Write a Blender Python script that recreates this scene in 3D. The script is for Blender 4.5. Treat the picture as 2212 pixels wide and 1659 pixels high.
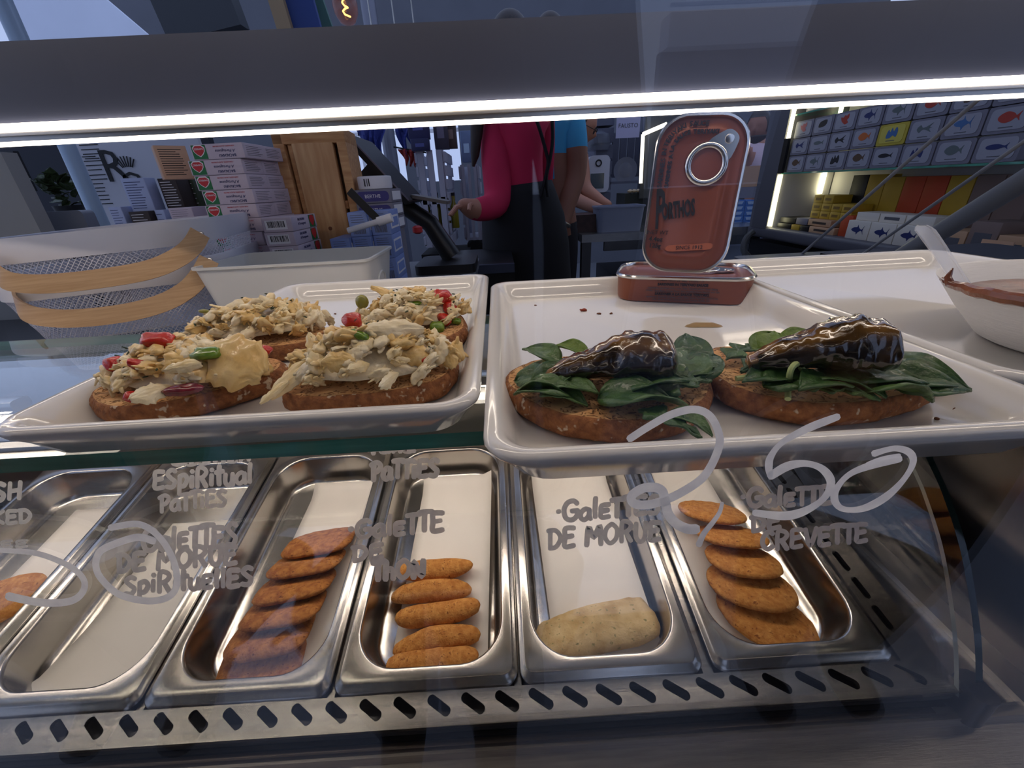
import bpy, bmesh, math, random
import numpy as np
from mathutils import Vector, Matrix, noise
random.seed(7)
SC = bpy.context.scene
COL = SC.collection
for o in list(bpy.data.objects):
    bpy.data.objects.remove(o)

# ------------------------------------------------------------------ camera
# world: x right along the counter, y into the stall, z up, camera at the origin, floor at z = -1.1
FPX, CX, CY = 891.723, 1106.0, 829.5
_p, _y, _r = (math.radians(a) for a in (25.63523, 0.77777, -2.87459))
FWD = Vector((math.sin(_y)*math.cos(_p), math.cos(_y)*math.cos(_p), -math.sin(_p)))
_rt = FWD.cross(Vector((0, 0, 1))).normalized()
_up = _rt.cross(FWD)
RT = _rt*math.cos(_r) + _up*math.sin(_r)
UP = -_rt*math.sin(_r) + _up*math.cos(_r)
cam_d = bpy.data.cameras.new('camera')
cam = bpy.data.objects.new('camera', cam_d)
COL.objects.link(cam)
cam_d.sensor_width = 36.0
cam_d.lens = FPX/2212*36.0
cam_d.clip_start = 0.005
cam.matrix_world = Matrix(((RT.x, UP.x, -FWD.x, 0), (RT.y, UP.y, -FWD.y, 0), (RT.z, UP.z, -FWD.z, 0), (0, 0, 0, 1)))
SC.camera = cam
SC.view_settings.view_transform = 'Standard'
SC.view_settings.look = 'None'
SC.view_settings.gamma = 1.0
SC.view_settings.use_curve_mapping = False
SC.view_settings.exposure = 0.30
try:
    SC.cycles.transparent_max_bounces = 20
    SC.cycles.max_bounces = 8
    SC.cycles.sample_clamp_indirect = 6.0
except Exception:
    pass

# daylight of the market hall
W = bpy.data.worlds.new('hall_daylight')
SC.world = W
W.use_nodes = True
_bg = W.node_tree.nodes['Background']
_bg.inputs[0].default_value = (0.52, 0.64, 1.0, 1)
_bg.inputs[1].default_value = 0.75

def ray(x, y):
    return RT*((x-CX)/FPX) - UP*((y-CY)/FPX) + FWD
def onz(x, y, z):
    d = ray(x, y); return d*(z/d.z)
def ony(x, y, Y):
    d = ray(x, y); return d*(Y/d.y)
def onx(x, y, X):
    d = ray(x, y); return d*(X/d.x)

# tilted deck of the tapas case
SS = 0.0311
TILT = math.radians(10.8613)
DY0, DZ0 = 6.91727*SS, -13.61223*SS
def TD(x, v, h=0.0):
    return Vector((x, DY0+v*math.cos(TILT)-h*math.sin(TILT), DZ0+v*math.sin(TILT)+h*math.cos(TILT)))
DN = Vector((0, -math.sin(TILT), math.cos(TILT)))
def ontd(x, y, h=0.0):
    """pixel -> local (x, v) on the deck at height h"""
    d = ray(x, y)
    P = d*((TD(0, 0, h).dot(DN))/d.dot(DN))
    q = P-TD(0, 0, h)
    return P.x, q.dot(Vector((0, math.cos(TILT), math.sin(TILT))))

# ------------------------------------------------------------------ materials
def lin(c):
    return tuple((v/255/12.92 if v/255 <= 0.04045 else ((v/255+0.055)/1.055)**2.4) for v in c)
MATS = {}
def mat(name, col, rough=0.5, metal=0.0, var=0.0, vscale=30.0, bump=0.0, bscale=60.0, sss=0.0, sss_r=(1, .6, .4), sss_s=0.004,
        coat=0.0, trans=0.0, ior=1.45, stretch=None, emit=None, estr=0.0, col2=None, spec=0.5, sheen=0, alpha=1.0, detail=4.0):
    if name in MATS:
        return MATS[name]
    m = bpy.data.materials.new(name)
    m.use_nodes = True
    nt = m.node_tree
    b = nt.nodes['Principled BSDF']
    c = lin(col)
    b.inputs['Base Color'].default_value = (*c, 1)
    b.inputs['Roughness'].default_value = rough
    b.inputs['Metallic'].default_value = metal
    b.inputs['Specular IOR Level'].default_value = spec
    b.inputs['IOR'].default_value = ior
    if coat:
        b.inputs['Coat Weight'].default_value = coat
        b.inputs['Coat Roughness'].default_value = 0.04
    if trans:
        b.inputs['Transmission Weight'].default_value = trans
    if alpha < 1:
        b.inputs['Alpha'].default_value = alpha
    if sss:
        b.inputs['Subsurface Weight'].default_value = sss
        b.inputs['Subsurface Radius'].default_value = sss_r
        b.inputs['Subsurface Scale'].default_value = sss_s
    if emit:
        b.inputs['Emission Color'].default_value = (*lin(emit), 1)
        b.inputs['Emission Strength'].default_value = estr
    if var or bump or col2:
        tc = nt.nodes.new('ShaderNodeTexCoord')
        src = tc.outputs['Object']
        if stretch:
            mp = nt.nodes.new('ShaderNodeMapping')
            mp.inputs['Scale'].default_value = stretch
            nt.links.new(src, mp.inputs[0]); src = mp.outputs[0]
        if var or col2:
            n = nt.nodes.new('ShaderNodeTexNoise')
            n.inputs['Scale'].default_value = vscale
            n.inputs['Detail'].default_value = detail
            nt.links.new(src, n.inputs['Vector'])
            rp = nt.nodes.new('ShaderNodeValToRGB')
            nt.links.new(n.outputs['Fac'], rp.inputs[0])
            rp.color_ramp.elements[0].position = 0.35
            rp.color_ramp.elements[1].position = 0.68
            c2 = lin(col2) if col2 else tuple(min(1, v*(1+var)) for v in c)
            c1 = c if col2 else tuple(v*(1-var) for v in c)
            rp.color_ramp.elements[0].color = (*c1, 1)
            rp.color_ramp.elements[1].color = (*c2, 1)
            nt.links.new(rp.outputs[0], b.inputs['Base Color'])
        if bump:
            n2 = nt.nodes.new('ShaderNodeTexNoise')
            n2.inputs['Scale'].default_value = bscale
            n2.inputs['Detail'].default_value = 6.0
            nt.links.new(src, n2.inputs['Vector'])
            bp = nt.nodes.new('ShaderNodeBump')
            bp.inputs['Strength'].default_value = bump
            bp.inputs['Distance'].default_value = 0.002
            nt.links.new(n2.outputs['Fac'], bp.inputs['Height'])
            nt.links.new(bp.outputs[0], b.inputs['Normal'])
    MATS[name] = m
    return m

def glass_mat(name, tint=(0.985, 0.99, 0.99), base=0.04):
    """clear pane: straight-through light plus angle dependent mirror reflection"""
    m = bpy.data.materials.new(name); m.use_nodes = True
    nt = m.node_tree; nt.nodes.clear()
    out = nt.nodes.new('ShaderNodeOutputMaterial')
    mix = nt.nodes.new('ShaderNodeMixShader')
    tr = nt.nodes.new('ShaderNodeBsdfTransparent'); tr.inputs[0].default_value = (*tint, 1)
    gl = nt.nodes.new('ShaderNodeBsdfGlossy'); gl.inputs['Roughness'].default_value = 0.0
    gl.inputs['Color'].default_value = (1, 1, 1, 1)
    ge = nt.nodes.new('ShaderNodeNewGeometry')
    dot = nt.nodes.new('ShaderNodeVectorMath'); dot.operation = 'DOT_PRODUCT'
    nt.links.new(ge.outputs['Incoming'], dot.inputs[0]); nt.links.new(ge.outputs['Normal'], dot.inputs[1])
    ab = nt.nodes.new('ShaderNodeMath'); ab.operation = 'ABSOLUTE'; nt.links.new(dot.outputs['Value'], ab.inputs[0])
    om = nt.nodes.new('ShaderNodeMath'); om.operation = 'SUBTRACT'; om.inputs[0].default_value = 1.0; nt.links.new(ab.outputs[0], om.inputs[1])
    pw = nt.nodes.new('ShaderNodeMath'); pw.operation = 'POWER'; pw.inputs[1].default_value = 5.0; nt.links.new(om.outputs[0], pw.inputs[0])
    ma = nt.nodes.new('ShaderNodeMath'); ma.operation = 'MULTIPLY_ADD'; ma.inputs[1].default_value = 1-base; ma.inputs[2].default_value = base
    nt.links.new(pw.outputs[0], ma.inputs[0])
    nt.links.new(ma.outputs[0], mix.inputs[0]); nt.links.new(tr.outputs[0], mix.inputs[1]); nt.links.new(gl.outputs[0], mix.inputs[2])
    nt.links.new(mix.outputs[0], out.inputs[0])
    MATS[name] = m
    return m

STEEL = mat('brushed_steel', (172, 167, 161), 0.27, 1.0, var=0.10, vscale=40, bump=0.10, bscale=120, stretch=(0.6, 8, 8))
STEEL_Y = mat('pan_steel', (186, 181, 175), 0.24, 1.0, var=0.07, vscale=25, bump=0.05, bscale=80)
STEEL_L = mat('ledge_steel', (188, 181, 174), 0.42, 1.0, var=0.10, vscale=40, bump=0.10, bscale=120, stretch=(0.6, 8, 8))
STEEL_D = mat('dark_mirror_steel', (92, 88, 84), 0.16, 1.0, var=0.12, vscale=14, bump=0.03, bscale=60)
BLACK = mat('black_plastic', (14, 14, 17), 0.4, var=0.2, vscale=40)
RUBBER = mat('black_seal', (20, 20, 26), 0.55)
WHITE_MEL = mat('white_melamine', (222, 218, 212), 0.12, var=0.015, vscale=12, coat=0.35)
GLASS = glass_mat('clear_glass')
GLASS_S = glass_mat('shelf_glass', (0.955, 0.98, 0.97))
GEDGE = mat('green_glass_edge', (84, 150, 128), 0.08, var=0.35, vscale=9, stretch=(1, 1, 14), coat=0.6)
GEDGE_D = mat('dark_glass_edge', (18, 40, 34), 0.1)
PAINT = mat('white_paint_marker', (246, 246, 250), 0.6, var=0.08, vscale=180)
PAINT2 = mat('white_paint_thick', (250, 250, 252), 0.5, var=0.08, vscale=180)
def translucent(m, w=.68):
    nt = m.node_tree; b = nt.nodes['Principled BSDF']; out = [n for n in nt.nodes if n.type == 'OUTPUT_MATERIAL'][0]
    tr = nt.nodes.new('ShaderNodeBsdfTranslucent'); mx = nt.nodes.new('ShaderNodeMixShader'); mx.inputs[0].default_value = w
    if b.inputs['Base Color'].links: nt.links.new(b.inputs['Base Color'].links[0].from_socket, tr.inputs[0])
    nt.links.new(b.outputs[0], mx.inputs[1]); nt.links.new(tr.outputs[0], mx.inputs[2]); nt.links.new(mx.outputs[0], out.inputs[0])
translucent(PAINT); translucent(PAINT2)
LED_M = mat('led_diffuser', (255, 250, 240), 0.4, emit=(255, 238, 220), estr=11.0)
LED_B = mat('led_diffuser_lower', (255, 250, 240), 0.4, emit=(255, 238, 220), estr=4.0)
ALU = mat('aluminium_profile', (200, 196, 190), 0.3, 1.0)
CANOPY = mat('grey_canopy_lacquer', (62, 66, 82), 0.35, var=0.04, vscale=5)
PAPER = mat('white_baking_paper', (240, 234, 226), 0.75, var=0.03, vscale=20, bump=0.15, bscale=40)

def speckle(m, col, scale, thr, soft=.02):
    """scattered specks of a second colour in a material"""
    nt = m.node_tree; b = nt.nodes['Principled BSDF']
    tc = nt.nodes.new('ShaderNodeTexCoord'); n = nt.nodes.new('ShaderNodeTexNoise'); n.inputs['Scale'].default_value = scale; n.inputs['Detail'].default_value = 2
    nt.links.new(tc.outputs['Object'], n.inputs['Vector'])
    rp = nt.nodes.new('ShaderNodeValToRGB'); rp.color_ramp.elements[0].position = thr; rp.color_ramp.elements[1].position = thr+soft
    nt.links.new(n.outputs['Fac'], rp.inputs[0])
    mx = nt.nodes.new('ShaderNodeMix'); mx.data_type = 'RGBA'
    nt.links.new(rp.outputs[0], mx.inputs[0])
    if b.inputs['Base Color'].links: nt.links.new(b.inputs['Base Color'].links[0].from_socket, mx.inputs[6])
    else: mx.inputs[6].default_value = b.inputs['Base Color'].default_value
    mx.inputs[7].default_value = (*lin(col), 1)
    nt.links.new(mx.outputs[2], b.inputs['Base Color'])

# ------------------------------------------------------------------ helpers
def tag(o, label=None, cat=None, group=None, kind=None):
    if label: o['label'] = label
    if cat: o['category'] = cat
    if group: o['group'] = group
    if kind: o['kind'] = kind
    return o
def thing(name, label, cat, loc=(0, 0, 0), group=None, rot=(0, 0, 0)):
    o = bpy.data.objects.new(name, None)
    o.empty_display_size = 0.02
    COL.objects.link(o)
    o.location = loc; o.rotation_euler = rot
    return tag(o, label, cat, group)

class MB:
    def __init__(s):
        s.v = []; s.f = []; s.mi = []
    def face(s, idx, m=0):
        s.f.append(tuple(idx)); s.mi.append(m)
    def box(s, c, d, m=0, rot=None):
        c = Vector(c); n = len(s.v)
        for k in range(8):
            p = Vector(((k & 1)-.5, ((k >> 1) & 1)-.5, ((k >> 2) & 1)-.5))
            p = Vector((p.x*d[0], p.y*d[1], p.z*d[2]))
            if rot is not None: p = rot @ p
            s.v.append(c+p)
        for q in ((0, 2, 3, 1), (4, 5, 7, 6), (0, 1, 5, 4), (2, 6, 7, 3), (0, 4, 6, 2), (1, 3, 7, 5)):
            s.face([n+i for i in q], m)
        return s
    def rbox(s, c, d, r, m=0, rot=None, axis=2, seg=3, bev=None):
        """box with rounded vertical edges (around `axis`) and optional small bevel of top/bottom rims"""
        c = Vector(c)
        ax = [0, 1, 2]; ax.remove(axis)
        hx, hy, hz = d[ax[0]]/2, d[ax[1]]/2, d[axis]/2
        r = min(r, hx*.999, hy*.999)
        def ring(off, z):
            pts = []
            for sx, sy, a0 in ((1, 1, 0), (-1, 1, 90), (-1, -1, 180), (1, -1, 270)):
                for i in range(seg+1):
                    a = math.radians(a0+90*i/seg)
                    q = [0, 0, 0]
                    q[ax[0]] = sx*(hx-r)+(r-off)*math.cos(a)
                    q[ax[1]] = sy*(hy-r)+(r-off)*math.sin(a)
                    q[axis] = z
                    p = Vector(q)
                    if rot is not None: p = rot @ p
                    pts.append(c+p)
            return pts
        if bev:
            rings = [ring(bev, -hz), ring(bev*.3, -hz+bev*.3), ring(0, -hz+bev), ring(0, hz-bev), ring(bev*.3, hz-bev*.3), ring(bev, hz)]
        else:
            rings = [ring(0, -hz), ring(0, hz)]
        s.loft(rings, True, True, m)
        return s
    def loft(s, rings, cap0=False, cap1=False, m=0, closed=True):
        n0 = len(s.v); k = len(rings[0])
        for r in rings: s.v += [Vector(p) for p in r]
        for i in range(len(rings)-1):
            for j in range(k if closed else k-1):
                a = n0+i*k+j; b = n0+i*k+(j+1) % k
                s.face((a, b, b+k, a+k), m)
        if cap0: s.face([n0+j for j in range(k)][::-1], m)
        if cap1: s.face([n0+(len(rings)-1)*k+j for j in range(k)], m)
        return s
    def tube(s, pts, r, seg=8, m=0, cap=True, closed=False, flat=None):
        """swept tube; r number or list; flat=(a,b) gives an elliptical/flat section"""
        pts = [Vector(p) for p in pts]
        n = len(pts); rings = []
        up = Vector((0, 0, 1))
        prev = None
        for i, p in enumerate(pts):
            if closed: t = pts[(i+1) % n]-pts[(i-1) % n]
            else: t = pts[min(i+1, n-1)]-pts[max(i-1, 0)]
            t.normalize()
            if prev is None:
                ref = up if abs(t.dot(up)) < .95 else Vector((1, 0, 0))
                a = t.cross(ref).normalized()
            else:
                a = (prev-t*prev.dot(t)).normalized()
            prev = a
            b = t.cross(a)
            rr = r[i] if isinstance(r, (list, tuple)) else r
            fa, fb = flat if flat else (1, 1)
            rings.append([p+a*(rr*fa*math.cos(2*math.pi*j/seg))+b*(rr*fb*math.sin(2*math.pi*j/seg)) for j in range(seg)])
        if closed: rings.append(rings[0]); cap = False
        s.loft(rings, cap, cap, m)
        return s
    def cyl(s, c0, c1, r, seg=16, m=0, r1=None):
        return s.tube([c0, c1], [r, r if r1 is None else r1], seg, m)
    def lathe(s, c, prof, seg=24, m=0, rot=None):
        c = Vector(c); rings = []
        for r, z in prof:
            ring = []
            for j in range(seg):
                a = 2*math.pi*j/seg
                p = Vector((r*math.cos(a), r*math.sin(a), z))
                if rot is not None: p = rot @ p
                ring.append(c+p)
            rings.append(ring)
        return s.loft(rings, True, True, m)
    def poly(s, pts, m=0):
        n = len(s.v); s.v += [Vector(p) for p in pts]; s.face(range(n, n+len(pts)), m); return s
    def prism(s, pts, ext, m=0):
        """extrude a planar outline by vector ext"""
        ext = Vector(ext)
        s.loft([[Vector(p) for p in pts], [Vector(p)+ext for p in pts]], True, True, m); return s
    def mesh(s, name, mats, smooth=True, angle=40):
        me = bpy.data.meshes.new(name)
        me.from_pydata([tuple(v) for v in s.v], [], s.f)
        if not isinstance(mats, (list, tuple)): mats = [mats]
        for m in mats: me.materials.append(m)
        me.polygons.foreach_set('material_index', s.mi)
        bm = bmesh.new(); bm.from_mesh(me)
        bmesh.ops.recalc_face_normals(bm, faces=bm.faces)
        lim = math.radians(angle)
        for e in bm.edges:
            if len(e.link_faces) == 2 and e.calc_face_angle(0) > lim: e.smooth = False
        for f in bm.faces: f.smooth = smooth
        bm.to_mesh(me); bm.free()
        me.update()
        return me
    def build(s, name, mats, parent=None, smooth=True, angle=40, loc=None, rot=None):
        return link(name, s.mesh(name, mats, smooth, angle), parent, loc, rot)
def link(name, me, parent=None, loc=None, rot=None, scale=None):
    o = bpy.data.objects.new(name, me)
    COL.objects.link(o)
    if parent is not None: o.parent = parent
    if loc is not None: o.location = loc
    if rot is not None: o.rotation_euler = rot
    if scale is not None: o.scale = scale
    return o
def copy_tree(o, parent=None):
    c = o.copy(); COL.objects.link(c); c.parent = parent
    for ch in list(o.children): copy_tree(ch, c)
    return c
def one(name, mb, mats, label, cat, group=None, **k):
    return tag(mb.build(name, mats, **k), label, cat, group)

def smooth_closed(pts, n=4):
    """Catmull-Rom through closed 2D/3D outline"""
    P = [Vector(p) for p in pts]; out = []
    m = len(P)
    for i in range(m):
        a, b, c, d = P[i-1], P[i], P[(i+1) % m], P[(i+2) % m]
        for k in range(n):
            t = k/n
            out.append(0.5*((2*b)+(c-a)*t+(2*a-5*b+4*c-d)*t*t+(3*b-a-3*c+d)*t**3))
    return out
def smooth_open(pts, n=4):
    P = [Vector(p) for p in pts]; out = []
    m = len(P)
    for i in range(m-1):
        a, b, c, d = P[max(i-1, 0)], P[i], P[i+1], P[min(i+2, m-1)]
        for k in range(n):
            t = k/n
            out.append(0.5*((2*b)+(c-a)*t+(2*a-5*b+4*c-d)*t*t+(3*b-a-3*c+d)*t**3))
    out.append(P[-1])
    return out
def rrect(w, h, r, seg=4, cx=0.0, cy=0.0):
    pts = []
    r = min(r, w/2*.999, h/2*.999)
    for sx, sy, a0 in ((1, 1, 0), (-1, 1, 90), (-1, -1, 180), (1, -1, 270)):
        for i in range(seg+1):
            a = math.radians(a0+90*i/seg)
            pts.append((cx+sx*(w/2-r)+r*math.cos(a), cy+sy*(h/2-r)+r*math.sin(a)))
    return pts
_txt = {}
def text_mesh(s, size=0.01, ext=0.0003, align='CENTER', shear=0.0, space=1.0, bold=0.0):
    key = (s, size, ext, align, shear, space, bold)
    if key in _txt: return _txt[key]
    cu = bpy.data.curves.new('lettering', 'FONT')
    cu.body = s; cu.size = size; cu.extrude = ext; cu.align_x = align; cu.align_y = 'CENTER'
    cu.resolution_u = 2; cu.shear = shear; cu.space_character = space; cu.offset = bold
    ob = bpy.data.objects.new('tmp', cu); COL.objects.link(ob)
    bpy.context.view_layer.update()
    me = bpy.data.meshes.new_from_object(ob.evaluated_get(bpy.context.evaluated_depsgraph_get()))
    bpy.data.objects.remove(ob); bpy.data.curves.remove(cu)
    _txt[key] = me
    return me
def text(s, parent, m, loc, rot=(0, 0, 0), size=0.01, name='lettering', **k):
    key = (s, size, tuple(sorted(k.items())), m.name)
    if key not in _txt:
        me = text_mesh(s, size, **k).copy()
        me.materials.clear(); me.materials.append(m)
        _txt[key] = me
    return link(name, _txt[key], parent, loc, rot)

INK = mat('black_ink', (18, 18, 20), 0.6)
INK_G = mat('grey_ink', (90, 90, 96), 0.6)

# ------------------------------------------------------------------ setting
HALL_FLOOR = mat('grey_hall_floor', (104, 106, 112), 0.45, var=0.06, vscale=3)
STALL_FLOOR = mat('dark_stall_floor', (58, 54, 52), 0.5, var=0.1, vscale=5)
WALL_G = mat('stall_grey_wall', (96, 98, 106), 0.7, var=0.05, vscale=4)
CEIL_M = mat('dark_stall_ceiling', (52, 50, 52), 0.7, var=0.1, vscale=3)
FZ = -1.1
def struct(name, mb, m, **k):
    return tag(mb.build(name, m, **k), kind='structure')
struct('floor', MB().box((0, 1.0, FZ-.05), (16, 14, .1)), HALL_FLOOR, smooth=False)
# ------------------------------------------------------------------ display cabinet
GY = 0.100                      # inner face of the big front pane
FLZ = -0.455                    # steel floor of the cabinet
cab = thing('display_cabinet', 'brushed steel display cabinet with grey canopy and lit lower edge', 'display cabinet', (0, .5, FZ))
def inpar(o, par):
    """keep world placement when parenting to an unrotated empty"""
    o.parent = par
    o.location = Vector(o.location)-par.location
    return o
mb = MB()
mb.box((-.30, .415, FLZ-.006), (1.62, .43, .012))
inpar(mb.build('cabinet_floor', STEEL), cab)
mb = MB().box((.47, .44, FLZ+.0035), (.026, .50, .007))
inpar(mb.build('floor_trim', ALU), cab)
inpar(MB().box((.487, .415, -.285), (.008, .43, .345)).build('side_wall', STEEL_D), cab)
inpar(MB().box((-1.11, .415, -.285), (.008, .43, .345)).build('side_wall', STEEL_D), cab)
mb = MB().box((-.30, .15, FLZ-.012), (2.4, .085, .008)).box((-.30, .196, FLZ-.004), (2.4, .010, .016)).box((-.3, .112, FLZ-.045), (2.4, .008, .06))
inpar(mb.build('front_ledge', STEEL_L), cab)
mb = MB().box((-.3, .41, (FLZ-.012+FZ)/2), (1.6, .42, FLZ-.012-FZ))
inpar(mb.build('cabinet_body', mat('cabinet_grey', (70, 70, 74), .5)), cab)
# canopy with the light profile
CYc = .45
mb = MB().box((0, CYc+.012, .099), (2.6, .024, .058))
inpar(mb.build('canopy_panel', CANOPY, None, False), cab)
mb = MB().box((0, CYc+.012, .0655), (2.6, .026, .009)).box((0, CYc+.012, .0590), (2.6, .018, .004))
inpar(mb.build('light_profile', ALU), cab)
mb = MB().box((-.175, CYc-.0022, .0672), (2.25, .0025, .0058))
inpar(mb.build('led_strip', LED_M), cab)
mb = MB().box((-.19, CYc+.008, .0556), (2.22, .010, .0028))
inpar(mb.build('led_strip', LED_B), cab)
mb = MB().box((1.13, CYc+.008, .063), (.34, .022, .012))
inpar(mb.build('profile_end_cap', mat('profile_end_dark', (70, 66, 64), .3, 1.0)), cab)
# second light bar, under the top rail
inpar(MB().rbox((0, .235, .268), (2.6, .03, .02), .004, axis=0, seg=2).build('top_rail', ALU), cab)
inpar(MB().box((-.05, .235, .2572), (1.9, .018, .0018), rot=Matrix.Rotation(math.radians(0), 3, 'X')).build('led_strip', mat('front_led', (255, 250, 240), .4, emit=(255, 236, 218), estr=14.0)), cab)
for x in (-1.09, .98):
    inpar(MB().rbox((x, .235, (FLZ+.26)/2), (.02, .02, .26-FLZ), .003).build('front_post', ALU), cab)
for x in (-1.09, .98):
    inpar(MB().rbox((x, CYc+.02, (FLZ+.06)/2), (.03, .03, .06-FLZ-.0), .004).build('support_post', ALU), cab)

# ------------------------------------------------------------------ shelf of plate glass
def pane(mb, c, d):
    return mb
mb = MB(); mb.box((-.309, .267, -.109), (1.58, .197, .008))
sh = one('glass_shelf', mb, [GLASS_S, GEDGE], 'thick green-edged glass shelf carrying the white trays of toasts', 'shelf', smooth=False)
for p in sh.data.polygons:
    if abs(p.normal.z) < .5: p.material_index = 1

# ------------------------------------------------------------------ tapas case (tilted deck, curved glass)
case = thing('tapas_case', 'small steel tapas case with slotted deck, curved glass and black base', 'food case', (0, .4, FLZ))
XL, XR = -31*SS, 12.62*SS
deckm = MB()
def slot_cell(mb, x0, x1, v0, v1, cx, cv, dx, dv, hw, n=20, th=.0015):
    """flat cell with one real rounded slot cut through it"""
    L = math.hypot(dx, dv); ux, uv = dx/L, dv/L
    inner = []
    for i in range(n):
        a = 2*math.pi*i/n
        ca, sa = math.cos(a), math.sin(a)
        e = L/2-hw if ca >= 0 else -(L/2-hw)
        lx = e+hw*ca; lv = hw*sa
        inner.append((cx+ux*lx-uv*lv, cv+uv*lx+ux*lv, a+math.atan2(uv, ux)))
    outer = []
    for ix, iv, a in inner:
        ddx, ddv = math.cos(a), math.sin(a)
        t = 1e9
        if ddx > 1e-9: t = min(t, (x1-cx)/ddx)
        if ddx < -1e-9: t = min(t, (x0-cx)/ddx)
        if ddv > 1e-9: t = min(t, (v1-cv)/ddv)
        if ddv < -1e-9: t = min(t, (v0-cv)/ddv)
        outer.append((cx+ddx*t, cv+ddv*t))
    b = len(mb.v)
    for (ix, iv, a) in inner: mb.v.append(TD(ix, iv, 0))
    for (ox, ov) in outer: mb.v.append(TD(ox, ov, 0))
    for (ix, iv, a) in inner: mb.v.append(TD(ix, iv, -th*3))
    for i in range(n):
        j = (i+1) % n
        mb.face((b+i, b+j, b+n+j, b+n+i)); mb.face((b+j, b+i, b+2*n+i, b+2*n+j))
    # corner triangles
    for qx, qv in ((x0, v0), (x1, v0), (x1, v1), (x0, v1)):
        for i in range(n):
            j = (i+1) % n
            a, c = outer[i], outer[j]
            if (abs(a[0]-qx) < 1e-6 and abs(c[1]-qv) < 1e-6) or (abs(a[1]-qv) < 1e-6 and abs(c[0]-qx) < 1e-6):
                if abs(a[0]-c[0]) > 1e-7 and abs(a[1]-c[1]) > 1e-7:
                    k = len(mb.v); mb.v.append(TD(qx, qv, 0)); mb.face((b+n+i, b+n+j, k))
V0, V1 = -.50*SS, .36*SS
XS = -11.51935*SS
for k in range(-19, 24):
    cx = XS+k*SS
    slot_cell(deckm, cx-SS/2, cx+SS/2, V0, V1, cx, 0, .66*SS, -.44*SS, .135*SS)
def flat(x0, x1, v0, v1, h=0.0):
    deckm.poly([TD(x0, v0, h), TD(x1, v0, h), TD(x1, v1, h), TD(x0, v1, h)])
flat(XS+23.5*SS, XR, V0, V1)
flat(XS-19.5*SS-.3, XS-19.5*SS, V0, V1)
# right margin with its row of slots
xs0, xs1 = 11.50*SS, 12.20*SS
v = V1
for k in range(9):
    cv = (1.6+k*.99)*SS
    slot_cell(deckm, xs0, xs1, cv-.495*SS, cv+.495*SS, 11.88*SS, cv, .04*SS, -.78*SS, .12*SS)
flat(xs0, xs1, V1, (1.6-.495)*SS); flat(xs1, XR, V1, 11.6*SS)
flat(xs0, xs1, (1.6+8.495)*SS, 11.6*SS)
# rear margin and the slim bars between the pans, skirt
flat(-31*SS, xs0, 10.9*SS, 11.6*SS)
PANX = [-22.92, -17.21, -11.50, -5.79, -.13, 5.76]
for a in (-28.6, -22.92, -17.21, -11.50, -5.79, -.13):
    flat((a-.16)*SS, (a+.06)*SS, V1, 10.9*SS, -.004)
flat((5.48)*SS, (5.80)*SS, V1, 10.9*SS, -.0035)
deckm.poly([TD(XL-.3, V0, 0), TD(XR, V0, 0), TD(XR, V0, -.007), TD(XL-.3, V0, -.007)])
deckm.poly([TD(XR, V0, 0), TD(XR, 11.6*SS, 0), TD(XR, 11.6*SS, -.03), TD(XR, V0, -.007)])
inpar(deckm.build('slotted_deck', STEEL, smooth=False), case)
inpar(MB().box((-.28, .395, FLZ+.001), (1.30, .36, .002)).build('well_floor', mat('well_dark', (26, 26, 30), .5)), case)
mb = MB()
prof = [(.2085, FLZ), (.2045, FLZ+.010), (.2020, FLZ+.022), (.2030, -.4315), (.214, -.4315), (.218, FLZ)]
mb.loft([[Vector((x, y, z)) for y, z in prof] for x in (-1.08, .372, .386, .392)], True, True)
inpar(mb.build('black_front_base', BLACK), case)
mb = MB().rbox((-.33, .1965, -.4495), (1.40, .006, .008), .002, axis=0, seg=2)
inpar(mb.build('base_trim', mat('base_trim_brown', (74, 66, 62), .3, .6)), case)
mb = MB().rbox((-.33, .1985, FLZ+.004), (1.40, .006, .008), .002, axis=0, seg=2)
inpar(mb.build('seal_strip', RUBBER), case)
# right end upright of the case
mb = MB().prism([(.392, .205, FLZ), (.392, .24, FLZ), (.392, .60, -.33), (.392, .62, FLZ+.06)], (.006, 0, 0))
inpar(mb.build('end_plate', STEEL_D), case)
mb = MB().rbox((.402, .200, -.437), (.020, .030, .036), .008)
inpar(mb.build('glass_clamp', mat('clamp_grey', (110, 108, 112), .35, .9)), case)
# curved pane
GP = smooth_open([(.1985, -.432), (.2015, -.424), (.222, -.379), (.257, -.321), (.289, -.283), (.311, -.263), (.355, -.227), (.41, -.195), (.475, -.172), (.56, -.160)], 5)
def gsurf(i):
    return GP[i]
def glass_profile(x, off=0.0):
    out = []
    for i, (y, z) in enumerate([(p[0], p[1]) for p in GP]):
        a = GP[max(i-1, 0)]; b = GP[min(i+1, len(GP)-1)]
        t = Vector((b[0]-a[0], b[1]-a[1])).normalized()
        n = Vector((-t.y, t.x))
        out.append(Vector((x, y+n.x*off, z+n.y*off)))
    return out
mb = MB()
o0 = glass_profile(-1.06); i0 = glass_profile(-1.06, -.004); o1 = glass_profile(.389); i1 = glass_profile(.389, -.004)
n = len(o0)
mb.loft([o0, o1], closed=False, m=0); mb.loft([i0, i1], closed=False, m=0)
for A, B in ((o0, i0), (o1, i1)):
    mb.loft([A, B], closed=False, m=1)
cg = inpar(mb.build('curved_front_glass', [GLASS, mat('bright_glass_edge', (170, 176, 170), .15, .3)]), case)
mb = MB()
e0 = glass_profile(.403, .001)
ring0 = e0+[Vector((.403, .56, -.40)), Vector((.403, .215, -.455))]
ring1 = [p+Vector((.0065, 0, 0)) for p in ring0]
mb.loft([ring0, ring1], True, True, 0)
sg = inpar(mb.build('end_glass', [GLASS, GEDGE_D], smooth=False), case)
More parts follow.
